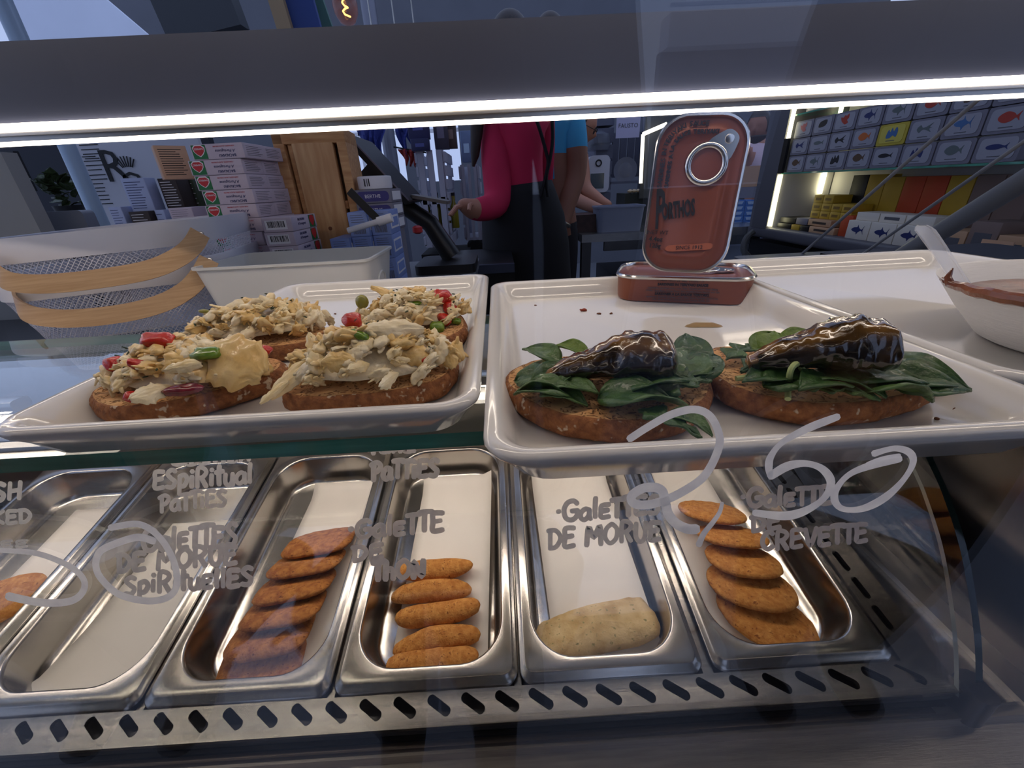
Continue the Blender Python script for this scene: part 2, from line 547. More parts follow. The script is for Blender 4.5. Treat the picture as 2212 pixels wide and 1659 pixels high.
for p in sg.data.polygons:
    if abs(p.normal.x) < .5: p.material_index = 1
# lamps of the case, under the shelf
CLED = mat('case_led', (255, 250, 240), .4, emit=(255, 236, 220), estr=22.0)
for xc, wl_ in ((-.005, .72), (-.76, .50)):
    inpar(MB().rbox((xc, .40, -.1825), (wl_, .020, .012), .004, axis=0, seg=2).build('case_lamp_housing', ALU), case)
    inpar(MB().box((xc, .40, -.1892), (wl_-.02, .014, .0015)).build('case_lamp_diffuser', CLED), case)
inpar(MB().box((-.33, .6, -.31), (1.40, .004, .26)).build('rear_door', mat('rear_door_steel', (140, 136, 130), .35, .9)), case)

# ------------------------------------------------------------------ big front pane
fg = thing('front_glass', 'large clear glass pane in front of everything, marked with white prices', 'glass pane', (0, GY-.003, FLZ-.1))
o = MB().box((0, GY-.003, -.06), (3.2, .006, .84)).build('pane', [GLASS, GEDGE_D], smooth=False)
for p in o.data.polygons:
    if abs(p.normal.y) < .5: p.material_index = 1
inpar(o, fg)

# ------------------------------------------------------------------ painted lettering
FONT = {
 'G': (.80, [[(.74, .82), (.55, .98), (.22, .90), (.04, .55), (.16, .12), (.48, .0), (.74, .18), (.76, .46)], [(.46, .46), (.80, .46)]]),
 'a': (.62, [[(.52, .52), (.30, .60), (.08, .42), (.06, .14), (.26, .0), (.48, .18), (.52, .52)], [(.52, .56), (.53, .2), (.60, .0)]]),
 'l': (.24, [[(.12, 1.0), (.10, .5), (.12, .02)]]),
 'e': (.58, [[(.52, .66), (.12, .62), (.08, .30), (.12, .02), (.54, .03)], [(.10, .34), (.46, .37)]]),
 'T': (.52, [[(-.04, .96), (.30, 1.0), (.66, .98)], [(.28, .98), (.27, .5), (.28, .02)]]),
 't': (.40, [[(.20, 1.0), (.19, .5), (.22, .02)], [(.0, .66), (.42, .72)]]),
 'E': (.64, [[(.58, .92), (.10, .92), (.09, .48), (.10, .04), (.60, .06)], [(.10, .50), (.50, .54)]]),
 'S': (.60, [[(.54, .88), (.30, .98), (.08, .78), (.30, .52), (.52, .32), (.38, .04), (.04, .08)]]),
 's': (.50, [[(.44, .60), (.24, .66), (.10, .50), (.28, .34), (.42, .18), (.28, .0), (.04, .06)]]),
 'D': (.72, [[(.10, .98), (.10, .5), (.12, .02)], [(-.04, .94), (.40, .92), (.66, .52), (.44, .08), (.08, .02)]]),
 'M': (.92, [[(.06, .0), (.14, .96), (.44, .40), (.76, .98), (.84, .0)]]),
 'O': (.76, [[(.40, .98), (.10, .74), (.06, .30), (.34, .0), (.66, .24), (.68, .70), (.40, .98)]]),
 'o': (.60, [[(.30, .62), (.06, .40), (.10, .08), (.34, .0), (.54, .24), (.48, .54), (.30, .62)]]),
 'R': (.70, [[(.10, .0), (.10, .96), (.44, .98), (.60, .76), (.40, .52), (.12, .48)], [(.32, .48), (.62, .0)]]),
 'U': (.70, [[(.08, .98), (.08, .30), (.30, .0), (.56, .16), (.62, .98)]]),
 'u': (.58, [[(.08, .60), (.08, .18), (.26, .0), (.46, .16), (.50, .60)], [(.50, .3), (.54, .0)]]),
 'P': (.64, [[(.16, .0), (.14, .92)], [(-.04, .84), (.34, .98), (.60, .78), (.40, .48), (.16, .44)]]),
 'p': (.60, [[(.10, .62), (.10, -.34)], [(.08, .58), (.38, .66), (.54, .40), (.36, .08), (.10, .10)]]),
 'i': (.26, [[(.12, .58), (.12, .02)], [(.10, .84), (.16, .88)]]),
 'n': (.56, [[(.08, .60), (.09, .0)], [(.09, .40), (.32, .62), (.46, .44), (.48, .0)]]),
 'h': (.60, [[(.10, 1.0), (.09, .0)], [(.09, .40), (.34, .58), (.50, .36), (.52, .0)]]),
 'N': (.74, [[(.10, .0), (.10, .94), (.56, .04), (.62, .98)]]),
 'C': (.66, [[(.60, .84), (.36, .98), (.08, .66), (.08, .26), (.34, .0), (.62, .14)]]),
 'V': (.66, [[(.04, .96), (.32, .02), (.64, .98)]]),
 'H': (.70, [[(.12, .98), (.10, .02)], [(.62, 1.0), (.58, .02)], [(.10, .48), (.60, .54)]]),
 'K': (.68, [[(.12, .98), (.12, .02)], [(.60, .94), (.14, .46), (.62, .02)]]),
 'd': (.62, [[(.50, .48), (.28, .60), (.08, .40), (.08, .12), (.28, .0), (.48, .16)], [(.50, 1.0), (.51, .0)]]),
 'f': (.42, [[(.44, .94), (.26, 1.0), (.18, .8), (.18, .0)], [(.02, .56), (.40, .60)]]),
 '.': (.30, [[(.10, .52), (.20, .54)]]), ' ': (.4, []),
}
def glass_hit(x, y):
    """pixel -> point on the outer face of the curved pane"""
    d = ray(x, y)
    for i in range(len(GP)-1):
        (y0, z0), (y1, z1) = (GP[i][0], GP[i][1]), (GP[i+1][0], GP[i+1][1])
        ey, ez = y1-y0, z1-z0
        den = d.y*ez-d.z*ey
        if abs(den) < 1e-12: continue
        t = (y0*ez-z0*ey)/den
        if t <= 0: continue
        q = d*t
        u = ((q.y-y0)*ey+(q.z-z0)*ez)/(ey*ey+ez*ez)
        if -1e-6 <= u <= 1+1e-6:
            nrm = Vector((0, -ez, ey)).normalized()
            return q+nrm*.0005
    return None
def front_hit(x, y):
    return ony(x, y, GY-.0066)
mb_k = [0]
def ribbon(mb, px, w, hit, cap=True, lift=0.0):
    """brush stroke: pixel polyline (with half widths) laid on a pane"""
    n = len(px); L = []; Rr = []
    for i in range(n):
        a = Vector(px[max(i-1, 0)]); b = Vector(px[min(i+1, n-1)])
        t = (b-a).normalized(); nn = Vector((-t.y, t.x))
        ww = w[i] if isinstance(w, list) else w
        p = Vector(px[i])
        L.append(p+nn*ww); Rr.append(p-nn*ww)
    if cap and n > 1:
        ww = w if not isinstance(w, list) else w[0]
        t0 = (Vector(px[0])-Vector(px[1])).normalized(); wa = w[0] if isinstance(w, list) else w
        t1 = (Vector(px[-1])-Vector(px[-2])).normalized(); wb = w[-1] if isinstance(w, list) else w
        n0 = Vector((-t0.y, t0.x)); n1 = Vector((-t1.y, t1.x))
        p0 = Vector(px[0])+t0*wa*.7; p1 = Vector(px[-1])+t1*wb*.7
        L = [p0-n0*wa*.55]+L+[p1+n1*wb*.55]; Rr = [p0+n0*wa*.55]+Rr+[p1-n1*wb*.55]
    A = [hit(*p) for p in L]; B = [hit(*p) for p in Rr]
    if lift:
        for k in range(len(A)):
            e = Vector((0, -lift*(k+mb_k[0]), 0)); A[k] = A[k]+e; B[k] = B[k]+e
        mb_k[0] += len(A)
    b0 = len(mb.v); m = len(A)
    ok = [A[i] is not None and B[i] is not None for i in range(m)]
    for i in range(m):
        mb.v.append(A[i] or Vector((0, 0, 0))); mb.v.append(B[i] or Vector((0, 0, 0)))
    for i in range(m-1):
        if ok[i] and ok[i+1]:
            mb.face((b0+2*i, b0+2*i+1, b0+2*i+3, b0+2*i+2))
def write(s, x0, y0, x1, y1, h, w=5.5, mt=None, lab=None, jit=1.0):
    """hand-painted line: baseline from (x0,y0) to (x1,y1) pixels, letter height h pixels"""
    rnd = random.Random(s+str(x0))
    tot = sum(FONT[c][0]+.10 for c in s)
    ux, uy = (x1-x0)/tot, (y1-y0)/tot
    mb = MB(); cur = 0
    for c in s:
        wd, st = FONT[c]
        jy = rnd.uniform(-2, 2)*jit; sc = rnd.uniform(.94, 1.06)
        for pl in st:
            P = [Vector((x0+ux*(cur+a)+h*b*sc*.03, y0+uy*(cur+a)-h*b*sc+jy)) for a, b in pl]
            P = smooth_open(P, 5) if len(P) > 2 else [P[0].lerp(P[1], t/4) for t in range(5)]
            ribbon(mb, P, w*rnd.uniform(.9, 1.12), glass_hit)
        cur += wd+.10
    o = mb.build('painted_word', mt or PAINT)
    inpar(o, case)
    if lab: o['label'] = lab
    return o
PW = 'white painted handwriting reading '
write('SMO SH', -150, 1092, 52, 1079, 36, 5, PAINT2)
write('SMOKED', -110, 1140, 72, 1128, 28, 4.5, PAINT2)
write('FUMEE'.replace('F', 'E'), -110, 1198, 66, 1180, 16, 3)
write('Codfish', 372, 1005, 545, 993, 12, 5, PAINT2, PW+'Codfish, cut off by the shelf')
write('ESpiRituaI'.replace('I', 'l'), 332, 1058, 548, 1044, 40, 5, PAINT2, PW+'Espiritual')
write('PaTTiES', 345, 1106, 492, 1092, 36, 4.5, PAINT, PW+'Patties')
write('GaleTTES', 308, 1190, 516, 1178, 46, 6, PAINT, PW+'Galettes')
write('DE MORUE', 254, 1236, 516, 1216, 40, 5.5, PAINT, PW+'de Morue')
write('SpiRituellES', 270, 1283, 550, 1262, 40, 5.5, PAINT, PW+'Spirituelles')
write('Tuna', 796, 981, 900, 976, 10, 5, PAINT2, PW+'Tuna, mostly hidden by the shelf')
write('PaTTiES', 802, 1036, 950, 1028, 38, 5.5, PAINT2, PW+'Patties')
write('.GaleTTE', 752, 1162, 962, 1145, 40, 5.5, PAINT, PW+'Galette')
write('DE', 762, 1213, 832, 1202, 32, 5.5, PAINT, PW+'de')
write('ThON', 806, 1255, 922, 1245, 38, 6.5, PAINT, PW+'Thon')
write('.GaleTTES', 1200, 1126, 1428, 1108, 40, 5.5, PAINT, PW+'Galettes')
write('DE MORUE', 1184, 1186, 1430, 1164, 42, 5.5, PAINT, PW+'de Morue')
write('.GaleTTE', 1598, 1096, 1800, 1086, 38, 5.5, PAINT2, PW+'Galette')
write('DE', 1622, 1148, 1690, 1140, 32, 5, PAINT2, PW+'de')
write('CREVETTE', 1644, 1188, 1876, 1170, 40, 5.5, PAINT2, PW+'Crevette')

def big(pts, w, name='price_digit', lab=None):
    mb = MB(); mb_k[0] = 0
    for pl, ww in zip(pts, w):
        P = smooth_open(pl, 6)
        k = len(P)
        if isinstance(ww, (list, tuple)):
            W_ = [ww[0]+(ww[1]-ww[0])*i/(k-1) for i in range(k)]
        else: W_ = [ww*(.92+.16*math.sin(i*.35)) for i in range(k)]
        ribbon(mb, P, W_, front_hit, True, 6e-6)
    o = mb.build(name, PAINT)
    inpar(o, fg)
    if lab: o['label'] = lab
PD = 'white painted '
big([[(1360, 948), (1400, 922), (1450, 895), (1500, 884), (1535, 900), (1554, 945), (1545, 985), (1522, 1025), (1493, 1049), (1447, 1074), (1402, 1088), (1370, 1086), (1363, 1070), (1384, 1054), (1411, 1050), (1429, 1058), (1435, 1079), (1442, 1107), (1460, 1128), (1484, 1139), (1502, 1139)]], [(8, 11)], lab=PD+'price digit 2')
big([[(1560, 1087), (1554, 1107), (1538, 1130), (1520, 1152), (1509, 1176)]], [(4, 7)], 'price_comma', PD+'comma')
big([[(1810, 900), (1745, 925), (1690, 955), (1665, 985), (1660, 1008), (1663, 1028)], [(1663, 1028), (1700, 1006), (1740, 1000), (1775, 1012), (1793, 1040), (1778, 1074), (1738, 1101), (1692, 1112), (1628, 1105)]], [8, 9], lab=PD+'price digit 5')
big([[(1944, 991), (1885, 1004), (1835, 1024), (1806, 1056), (1803, 1082), (1822, 1099), (1864, 1097), (1911, 1073), (1949, 1036), (1970, 998), (1961, 975), (1928, 967), (1885, 978)], [(1940, 982), (1900, 990), (1870, 1000)]], [8, 5], lab=PD+'price digit 0')
big([[(-60, 1180), (0, 1188), (80, 1195), (150, 1222), (182, 1252), (178, 1280), (150, 1298), (90, 1300), (20, 1286)]], [(5, 9)], lab=PD+'price digit 5 of the left price')
big([[(238, 1140), (300, 1132), (345, 1160), (375, 1210), (383, 1260), (365, 1288), (320, 1297), (260, 1283), (222, 1250), (209, 1220), (218, 1190), (252, 1172), (300, 1158), (334, 1166)]], [(7, 8)], lab=PD+'price digit 0 of the left price')

# ------------------------------------------------------------------ pans
def make_pan_mesh():
    w, L, dep = .174, .324, .042
    mb = MB()
    def ring(wi, le, r, h, cv=0.0, seg=8):
        return [TDl(x, y+cv, h) for x, y in rrect(wi, le, r, seg)]
    def TDl(x, y, h): return Vector((x, y, h))
    cv = .004
    rings = [ring(w+.001, L+.001, .012, -.0015), ring(w, L, .012, 0), ring(w-.002, L-.002, .011, .0012), ring(w-.006, L-.007, .010, .0014), ring(w-.009, L-.012, .010, .0042), ring(w-.012, L-.016, .010, .0048),
             ring(w-.0255, L-.034, .042, .0048, 0), ring(w-.028, L-.037, .0415, .004, 0), ring(w-.030, L-.039, .041, .001, 0),
             ring(w-.038, L-.047, .038, -dep+.010, 0), ring(w-.042, L-.051, .036, -dep+.0035, 0), ring(w-.050, L-.059, .032, -dep, 0)]
    mb.loft(rings, False, True)
    return mb.mesh('gastronorm_pan', STEEL_Y, True, 60)
pan_me = make_pan_mesh()
PLAB = ['steel pan at the far left, cut off by the frame, with a single golden patty',
        'steel pan holding only a bare white paper, left of the dark orange patties',
        'steel pan lined with paper holding six dark orange breaded patties',
        'steel pan lined with paper holding five finger-shaped croquettes',
        'steel pan lined with paper holding one pale folded fillet',
        'steel pan at the right end holding five overlapping oval patties']
PANS = []
for k, a in enumerate(PANX):
    o = link('gastronorm_pan', pan_me)
    x = (a+2.83)*SS
    o.location = TD(x, .36*SS+.1625, .0018)
    o.rotation_euler = (TILT, 0, 0)
    tag(o, PLAB[k], 'food pan', 'steel pans in the tapas case')
    PANS.append((x, .36*SS+.1625))
PFL = .0018-.042       # floor of the pans above the deck plane
# paper liners: strips that follow the pan floor and ride up the ends
def liner(k, x0a, x1a, v0, v1, skew=0.0, up0=.0, up1=0.0, lab='', notch=0):
    px, pv = PANS[k]
    mb = MB(); nx, ny = 8, 22
    rnd = random.Random(k)
    for j in range(ny+1):
        t = j/ny; vv = v0+(v1-v0)*t
        for i in range(nx+1):
            s = i/nx
            x = px+x0a+(x1a-x0a)*s+skew*(t-.5)
            h = PFL+.0022+.0012*math.sin(3.1*s+5*t+k)*.6
            d0 = max(0, .036-(vv)); d1 = max(0, vv-(.325-.036))
            h += max(0, up0)*max(0, (.10-t)/.10)**1.6+max(0, up1)*max(0, (t-.9)/.1)**1.6
            edge = abs(x-px)-.056
            if edge > 0: h += edge*1.6
            mb.v.append(TD(x, .36*SS+vv, h))
    for j in range(ny):
        for i in range(nx):
            a = j*(nx+1)+i; mb.face((a, a+1, a+nx+2, a+nx+1))
    n0 = len(mb.v)
    me = mb
    o = me.build('paper_liner', PAPER)
    sm = o.modifiers.new('thick', 'SOLIDIFY'); sm.thickness = .0004
    return tag(o, lab, 'paper', 'paper liners in the steel pans')
liner(0, -.03, .062, .03, .27, 0, 0, 0, 'paper liner in the far left pan under a golden patty')
liner(1, -.052, .060, .025, .235, .02, .012, 0, 'bare white paper liner in the pan without food')
liner(2, -.036, .060, .03, .285, .012, 0, .010, 'paper liner under the six dark orange patties')
liner(3, -.045, .058, .028, .285, .006, 0, .010, 'paper liner under the finger-shaped croquettes')
liner(4, -.052, .060, .028, .285, -.006, 0, .012, 'paper liner under the pale folded fillet')
liner(5, -.060, .030, .03, .285, -.01, 0, .010, 'paper liner under the overlapping oval patties')
# ------------------------------------------------------------------ food in the pans
def blob_mesh(name, mt, a, b, c, n_exp=2.0, nz=.0, nfreq=40.0, seed=0, nu=28, nv=16, flat_bottom=0.0, edge=1.0, taper=0.0, bend=0.0, lump=0.0, lfreq=12.0):
    """superellipsoid with noise: long axis x (a), width y (b), thickness z (c)"""
    mb = MB(); rows = []
    off = Vector((seed*3.7, seed*1.3, seed*2.1))
    def sp(v, e): return math.copysign(abs(v)**e, v)
    for j in range(nv+1):
        ph = -math.pi/2+math.pi*j/nv
        row = []
        for i in range(nu):
            th = 2*math.pi*i/nu
            e2 = 2/n_exp
            x = a*sp(math.cos(ph), edge)*sp(math.cos(th), e2)
            y = b*sp(math.cos(ph), edge)*sp(math.sin(th), e2)
            z = c*sp(math.sin(ph), 1)
            y *= 1+taper*x/a
            z += bend*(x/a)**2
            p = Vector((x, y, z))
            d = Vector((x/a/a, y/b/b, z/c/c)).normalized()
            k = nz*noise.noise(p*nfreq+off)+nz*.5*noise.noise(p*nfreq*2.7+off)
            k += lump*noise.noise(p*lfreq+off*2)
            p += d*k
            if flat_bottom and p.z < -c*flat_bottom: p.z = -c*flat_bottom
            row.append(p)
        rows.append(row)
    mb.loft(rows, True, True)
    return mb.mesh(name, mt, True, 180)
CRUMB = mat('golden_breadcrumb', (186, 116, 46), .8, col2=(222, 158, 80), vscale=160, bump=.8, bscale=520, detail=10)
CRUMB_D = mat('dark_breadcrumb', (152, 88, 36), .8, col2=(198, 132, 64), vscale=140, bump=.8, bscale=520, detail=10)
CRUMB_P = mat('pale_herbed_crust', (188, 154, 92), .7, col2=(222, 194, 140), vscale=60, bump=.7, bscale=260, detail=8)

speckle(CRUMB_P, (150, 138, 80), 240, .63, .08)
speckle(CRUMB, (146, 84, 30), 300, .62, .1)
speckle(CRUMB_D, (120, 62, 22), 300, .62, .1)
def place_td(o, x, v, h, yaw=0.0, pitch=0.0, roll=0.0):
    R = Matrix.Rotation(TILT, 4, 'X') @ Matrix.Rotation(yaw, 4, 'Z') @ Matrix.Rotation(pitch, 4, 'X') @ Matrix.Rotation(roll, 4, 'Y')
    o.matrix_world = Matrix.Translation(TD(x, v, h)) @ R
ORD = ['first', 'second', 'third', 'fourth', 'fifth', 'sixth', 'seventh', 'eighth', 'ninth', 'tenth', 'eleventh', 'twelfth', 'thirteenth', 'fourteenth']
# pan 3: six shingled dark patties
pat3 = [blob_mesh('breaded_patty', CRUMB_D, .043, .031, .0068, 3.6, .0009, 260, s, 40, 12, edge=.55, taper=.05*(s-1)) for s in range(3)]
for i, (px, py, hh, pitch, yaw) in enumerate([(566, 1432, .0085, -2, 7), (586, 1370, .016, -22, 6), (614, 1316, .020, -30, 7), (640, 1265, .022, -32, 7), (664, 1216, .023, -34, 6), (690, 1172, .023, -30, 8)]):
    x, v = ontd(px, py, PFL+hh)
    o = link('breaded_patty', pat3[i % 3])
    place_td(o, x, v, PFL+hh, math.radians(yaw), math.radians(pitch))
    tag(o, 'dark orange breaded patty, %s of six counted from the glass' % ORD[i], 'patty', 'six shingled patties')
# pan 4: five croquettes
cro = [blob_mesh('croquette', CRUMB, .0475, .0132, .0125, 2.6, .0009, 240, 20+s, 36, 14, bend=.004, lump=.002, lfreq=30) for s in range(3)]
for i, (px, py, yaw, ln) in enumerate([(935, 1432, 2, 1.05), (943, 1382, 7, 1.0), (947, 1327, 5, .98), (932, 1276, 2, .97), (940, 1232, 2, .98)]):
    hh = .014
    x, v = ontd(px, py, PFL+hh)
    o = link('croquette', cro[i % 3])
    place_td(o, x, v, PFL+hh, math.radians(yaw), math.radians(-20), math.radians(180 if i % 2 else 0))
    tag(o, 'golden finger-shaped croquette, %s of five counted from the glass' % ORD[i], 'croquette', 'five croquettes in one pan')
# pan 5: one folded fillet
fm = blob_mesh('folded_fillet', CRUMB_P, .066, .026, .013, 4.2, .0018, 120, 31, 44, 16, edge=.6, taper=.02, lump=.004, lfreq=28)
x, v = ontd(1290, 1358, PFL+.015)
o = link('folded_fillet', fm)
place_td(o, x, v, PFL+.015, math.radians(9), math.radians(-14))
tag(o, 'pale herbed folded fillet lying alone on paper', 'fillet')
# pan 6: five oval patties
pat6 = [blob_mesh('oval_patty', CRUMB, .047, .033, .0068, 2.3, .0009, 260, 40+s, 40, 12, edge=.6) for s in range(3)]
for i, (px, py, hh, pitch, yaw, sx) in enumerate([(1655, 1334, .0105, -9, -38, 1.08), (1622, 1266, .020, -16, -14, 1.0), (1604, 1210, .025, -26, -10, .88), (1580, 1158, .027, -36, -8, .88), (1537, 1106, .026, -32, -12, .88)]):
    x, v = ontd(px, py, PFL+hh)
    o = link('oval_patty', pat6[i % 3])
    place_td(o, x, v, PFL+hh, math.radians(yaw), math.radians(pitch))
    o.scale = (sx, 1.15 if i == 0 else 1.0, 1)
    tag(o, 'golden oval patty, %s of five counted from the glass' % ORD[i], 'patty', 'five overlapping oval patties')
x, v = ontd(8, 1300, PFL+.01)
o = link('oval_patty', pat6[0]); place_td(o, x-.008, v, PFL+.010, math.radians(20), 0)
tag(o, 'golden patty at the left edge of the picture, alone in its pan', 'patty')

# ------------------------------------------------------------------ white trays
TZ = -.100        # tray floor
RZ = -.084        # tray rim
SZ = -.105        # shelf top
def tray(x0, x1, y0, y1, label, z0=SZ):
    cx, cy = (x0+x1)/2, (y0+y1)/2; w, L = x1-x0, y1-y0
    t = thing('serving_tray', label, 'tray', (cx, cy, z0), 'white serving trays')
    dz = z0-SZ
    mb = MB()
    def ring(ins, r, z):
        return [Vector((x, y, z+dz)) for x, y in rrect(w-2*ins, L-2*ins, r, 6, cx, cy)]
    rings = [ring(.019, .012, SZ), ring(.0140, .015, SZ+.0006), ring(.0100, .0165, SZ+.003), ring(.0042, .0178, RZ-.0085), ring(.0010, .018, RZ-.0050), ring(.0002, .018, RZ-.0030), ring(.0006, .0175, RZ-.0012), ring(.0024, .0165, RZ), ring(.0055, .015, RZ-.0003), ring(.0085, .013, RZ-.0022),
             ring(.013, .011, TZ+.006), ring(.0155, .010, TZ+.0016), ring(.0185, .009, TZ)]
    mb.loft(rings, True, True)
    for v in mb.v: v -= t.location
    mb.build('tray_body', WHITE_MEL, t, True, 50)
    return t
tray(-.229, -.0125, .1555, .456, 'white rectangular tray holding four salt cod toasts')
tray(-.0105, .2165, .1165, .408, 'white rectangular tray holding two sardine toasts and the tins')
tray(.2195, .480, .150, .462, 'white tray at the right edge holding the sauce bowl')

# crumbs and sauce smear
SMEAR = mat('oil_smear', (196, 160, 92), .15, alpha=.55, coat=.4)
pts = []
for i in range(18):
    a = 2*math.pi*i/18
    pts.append(onz(1520+36*math.cos(a)*(1+.25*math.sin(3*a)), 702+7*math.sin(a)*(1+.3*math.cos(2*a)), TZ+.0004))
mb = MB().prism(pts, (0, 0, .0002)); one('oil_drop', mb, SMEAR, 'thin amber oil smear on the tray in front of the tins', 'oil smear')
CRB = mat('brown_crumb', (112, 66, 40), .8)
CRR = mat('red_crumb', (150, 60, 36), .6)
for i, (px, py, s, m_, what) in enumerate([(1260, 669, .0030, CRR, 'reddish crumb near the lying tin'), (1294, 677, .0020, CRB, 'brown crumb beside the reddish crumb'), (1321, 677, .0015, CRB, 'tiny brown crumb closest to the lying tin'), (1157, 659, .0014, CRB, 'brown crumb near the rear left corner of the sardine tray'),
                                  (2065, 884, .0015, CRB, 'dark crumb right of the right sardine toast'), (2024, 904, .0012, CRB, 'dark crumb below the right sardine toast end'), (2112, 888, .0012, CRB, 'dark crumb farthest right on the sardine tray'), (724, 678, .0014, CRB, 'herb crumb on bare tray between the rear cod toasts')]):
    me = blob_mesh('crumb', m_, s, s*.6, s*.45, 2, s*.5, 500, 60+i, 8, 6)
    o = link('crumb', me, None, onz(px, py, TZ+s*.4)); tag(o, what, 'crumb', 'crumbs on the trays')

# ------------------------------------------------------------------ bread
def crumb_mat(name, c1, c2, c3):
    """toasted open crumb: tan face with pores"""
    m = mat(name, c1, .85, col2=c2, vscale=70, bump=.0, detail=8)
    nt = m.node_tree; b = nt.nodes['Principled BSDF']
    tc = nt.nodes.new('ShaderNodeTexCoord')
    vo = nt.nodes.new('ShaderNodeTexVoronoi'); vo.inputs['Scale'].default_value = 460; vo.feature = 'SMOOTH_F1'
    nz = nt.nodes.new('ShaderNodeTexNoise'); nz.inputs['Scale'].default_value = 150
    nt.links.new(tc.outputs['Object'], nz.inputs['Vector'])
    mixv = nt.nodes.new('ShaderNodeVectorMath'); mixv.operation = 'MULTIPLY_ADD'
    nt.links.new(nz.outputs['Color'], mixv.inputs[0]); mixv.inputs[1].default_value = (.012, .012, .012); nt.links.new(tc.outputs['Object'], mixv.inputs[2])
    nt.links.new(mixv.outputs[0], vo.inputs['Vector'])
    rp = nt.nodes.new('ShaderNodeValToRGB'); rp.color_ramp.elements[0].position = .10; rp.color_ramp.elements[1].position = .38
    nt.links.new(vo.outputs['Distance'], rp.inputs[0])
    bp = nt.nodes.new('ShaderNodeBump'); bp.inputs['Strength'].default_value = .9; bp.inputs['Distance'].default_value = .0025
    nt.links.new(rp.outputs[0], bp.inputs['Height']); nt.links.new(bp.outputs[0], b.inputs['Normal'])
    mx = nt.nodes.new('ShaderNodeMix'); mx.data_type = 'RGBA'
    src = b.inputs['Base Color'].links[0].from_socket
    nt.links.new(rp.outputs[0], mx.inputs[0]); mx.inputs[6].default_value = (*lin(c3), 1); nt.links.new(src, mx.inputs[7])
    nt.links.new(mx.outputs[2], b.inputs['Base Color'])
    return m
CRUMBF = crumb_mat('toasted_crumb', (196, 140, 86), (222, 176, 122), (156, 104, 60))
CRUST = mat('brown_crust', (122, 72, 38), .8, col2=(170, 110, 64), vscale=260, bump=1.0, bscale=420, detail=8)
speckle(CRUST, (206, 184, 158), 190, .64, .05)
FLOUR = mat('floured_crust', (176, 150, 124), .9, var=.15, vscale=200, bump=.5, bscale=200)
def bread(parent, outline_px, zt, th=.0145, seed=0):
    pts = smooth_closed([onz(x, y, zt) for x, y in outline_px], 5)
    c = sum(pts, Vector())/len(pts)
    off = Vector((seed*7.3, 2.2*seed, .5))
    def ring(sc_in, z, jit):
        out = []
        for p in pts:
            d = (p-c); d.z = 0; L = d.length
            q = c+d*((L-sc_in)/L)
            k = jit*noise.noise(q*120+off)+jit*.8*noise.noise(q*300+off)
            q = q+d/L*k
            out.append(Vector((q.x, q.y, z+jit*.5*noise.noise(q*90+off))))
        return out
    zb = zt-th
    mb = MB()
    rings = [ring(.006, zb, .0003), ring(.0016, zb+.001, .0008), ring(-.0004, zb+th*.3, .0009), ring(-.0006, zb+th*.6, .0009), ring(.0002, zt-.002, .0009), ring(.0013, zt-.0003, .0008), ring(.0022, zt, .0006)]
    mb.loft(rings, True, False, 0)
    base = len(mb.v)-len(pts)
    # top face: concentric rings with crumb relief
    prev = base
    n = len(pts)
    for f in (.88, .72, .54, .34, .15):
        b0 = len(mb.v)
        for i in range(n):
            q = c+(mb.v[base+i]-c)*f
            q.z = zt-.0002+.0007*noise.noise(q*220+off)+.0005*noise.noise(q*500+off)
            mb.v.append(q)
        for i in range(n):
            j = (i+1) % n; mb.face((prev+i, prev+j, b0+j, b0+i), 1)
        prev = b0
    mb.face([prev+i for i in range(n)], 1)
    for i, f in enumerate(mb.f):
        pass
    for v in mb.v: v -= parent.location
    o = mb.build('bread_slice', [CRUST, CRUMBF], parent, True, 70)
    return o, c, pts
OUT = {
 'T1': [(188, 860), (208, 834), (254, 817), (342, 799), (440, 788), (537, 778), (592, 772), (614, 783), (588, 806), (488, 840), (391, 864), (293, 878), (222, 880)],
 'T2': [(608, 846), (640, 822), (732, 792), (854, 766), (928, 750), (967, 749), (986, 769), (978, 800), (928, 829), (830, 849), (732, 857), (645, 858)],
 'T3': [(425, 718), (488, 695), (586, 688), (674, 697), (707, 706), (698, 722), (660, 738), (610, 747), (537, 748), (464, 738)],
 'T4': [(781, 692), (806, 674), (879, 664), (952, 668), (996, 678), (1008, 696), (996, 716), (952, 733), (893, 733), (825, 718)],
 'S1': [(1091, 812), (1115, 790), (1169, 774), (1250, 766), (1340, 763), (1430, 765), (1500, 778), (1534, 812), (1540, 843), (1520, 872), (1457, 901), (1351, 912), (1270, 907), (1190, 890), (1130, 864), (1097, 836)],
 'S2': [(1512, 768), (1540, 750), (1580, 745), (1660, 738), (1760, 740), (1880, 752), (1970, 780), (2028, 818), (2020, 834), (1965, 855), (1885, 870), (1778, 875), (1693, 865), (1618, 849), (1558, 826), (1522, 795)],
}
BT = TZ+.0122
def toast(key, name, label, cat, group):
    pts = [onz(x, y, BT) for x, y in OUT[key]]
    c = sum(pts, Vector())/len(pts)
    t = thing(name, label, cat, (c.x, c.y, TZ+.0003), group)
    b, c, pts = bread(t, OUT[key], BT, .0118, seed=hash(key) % 97 if False else sum(map(ord, key)))
    return t, c, pts

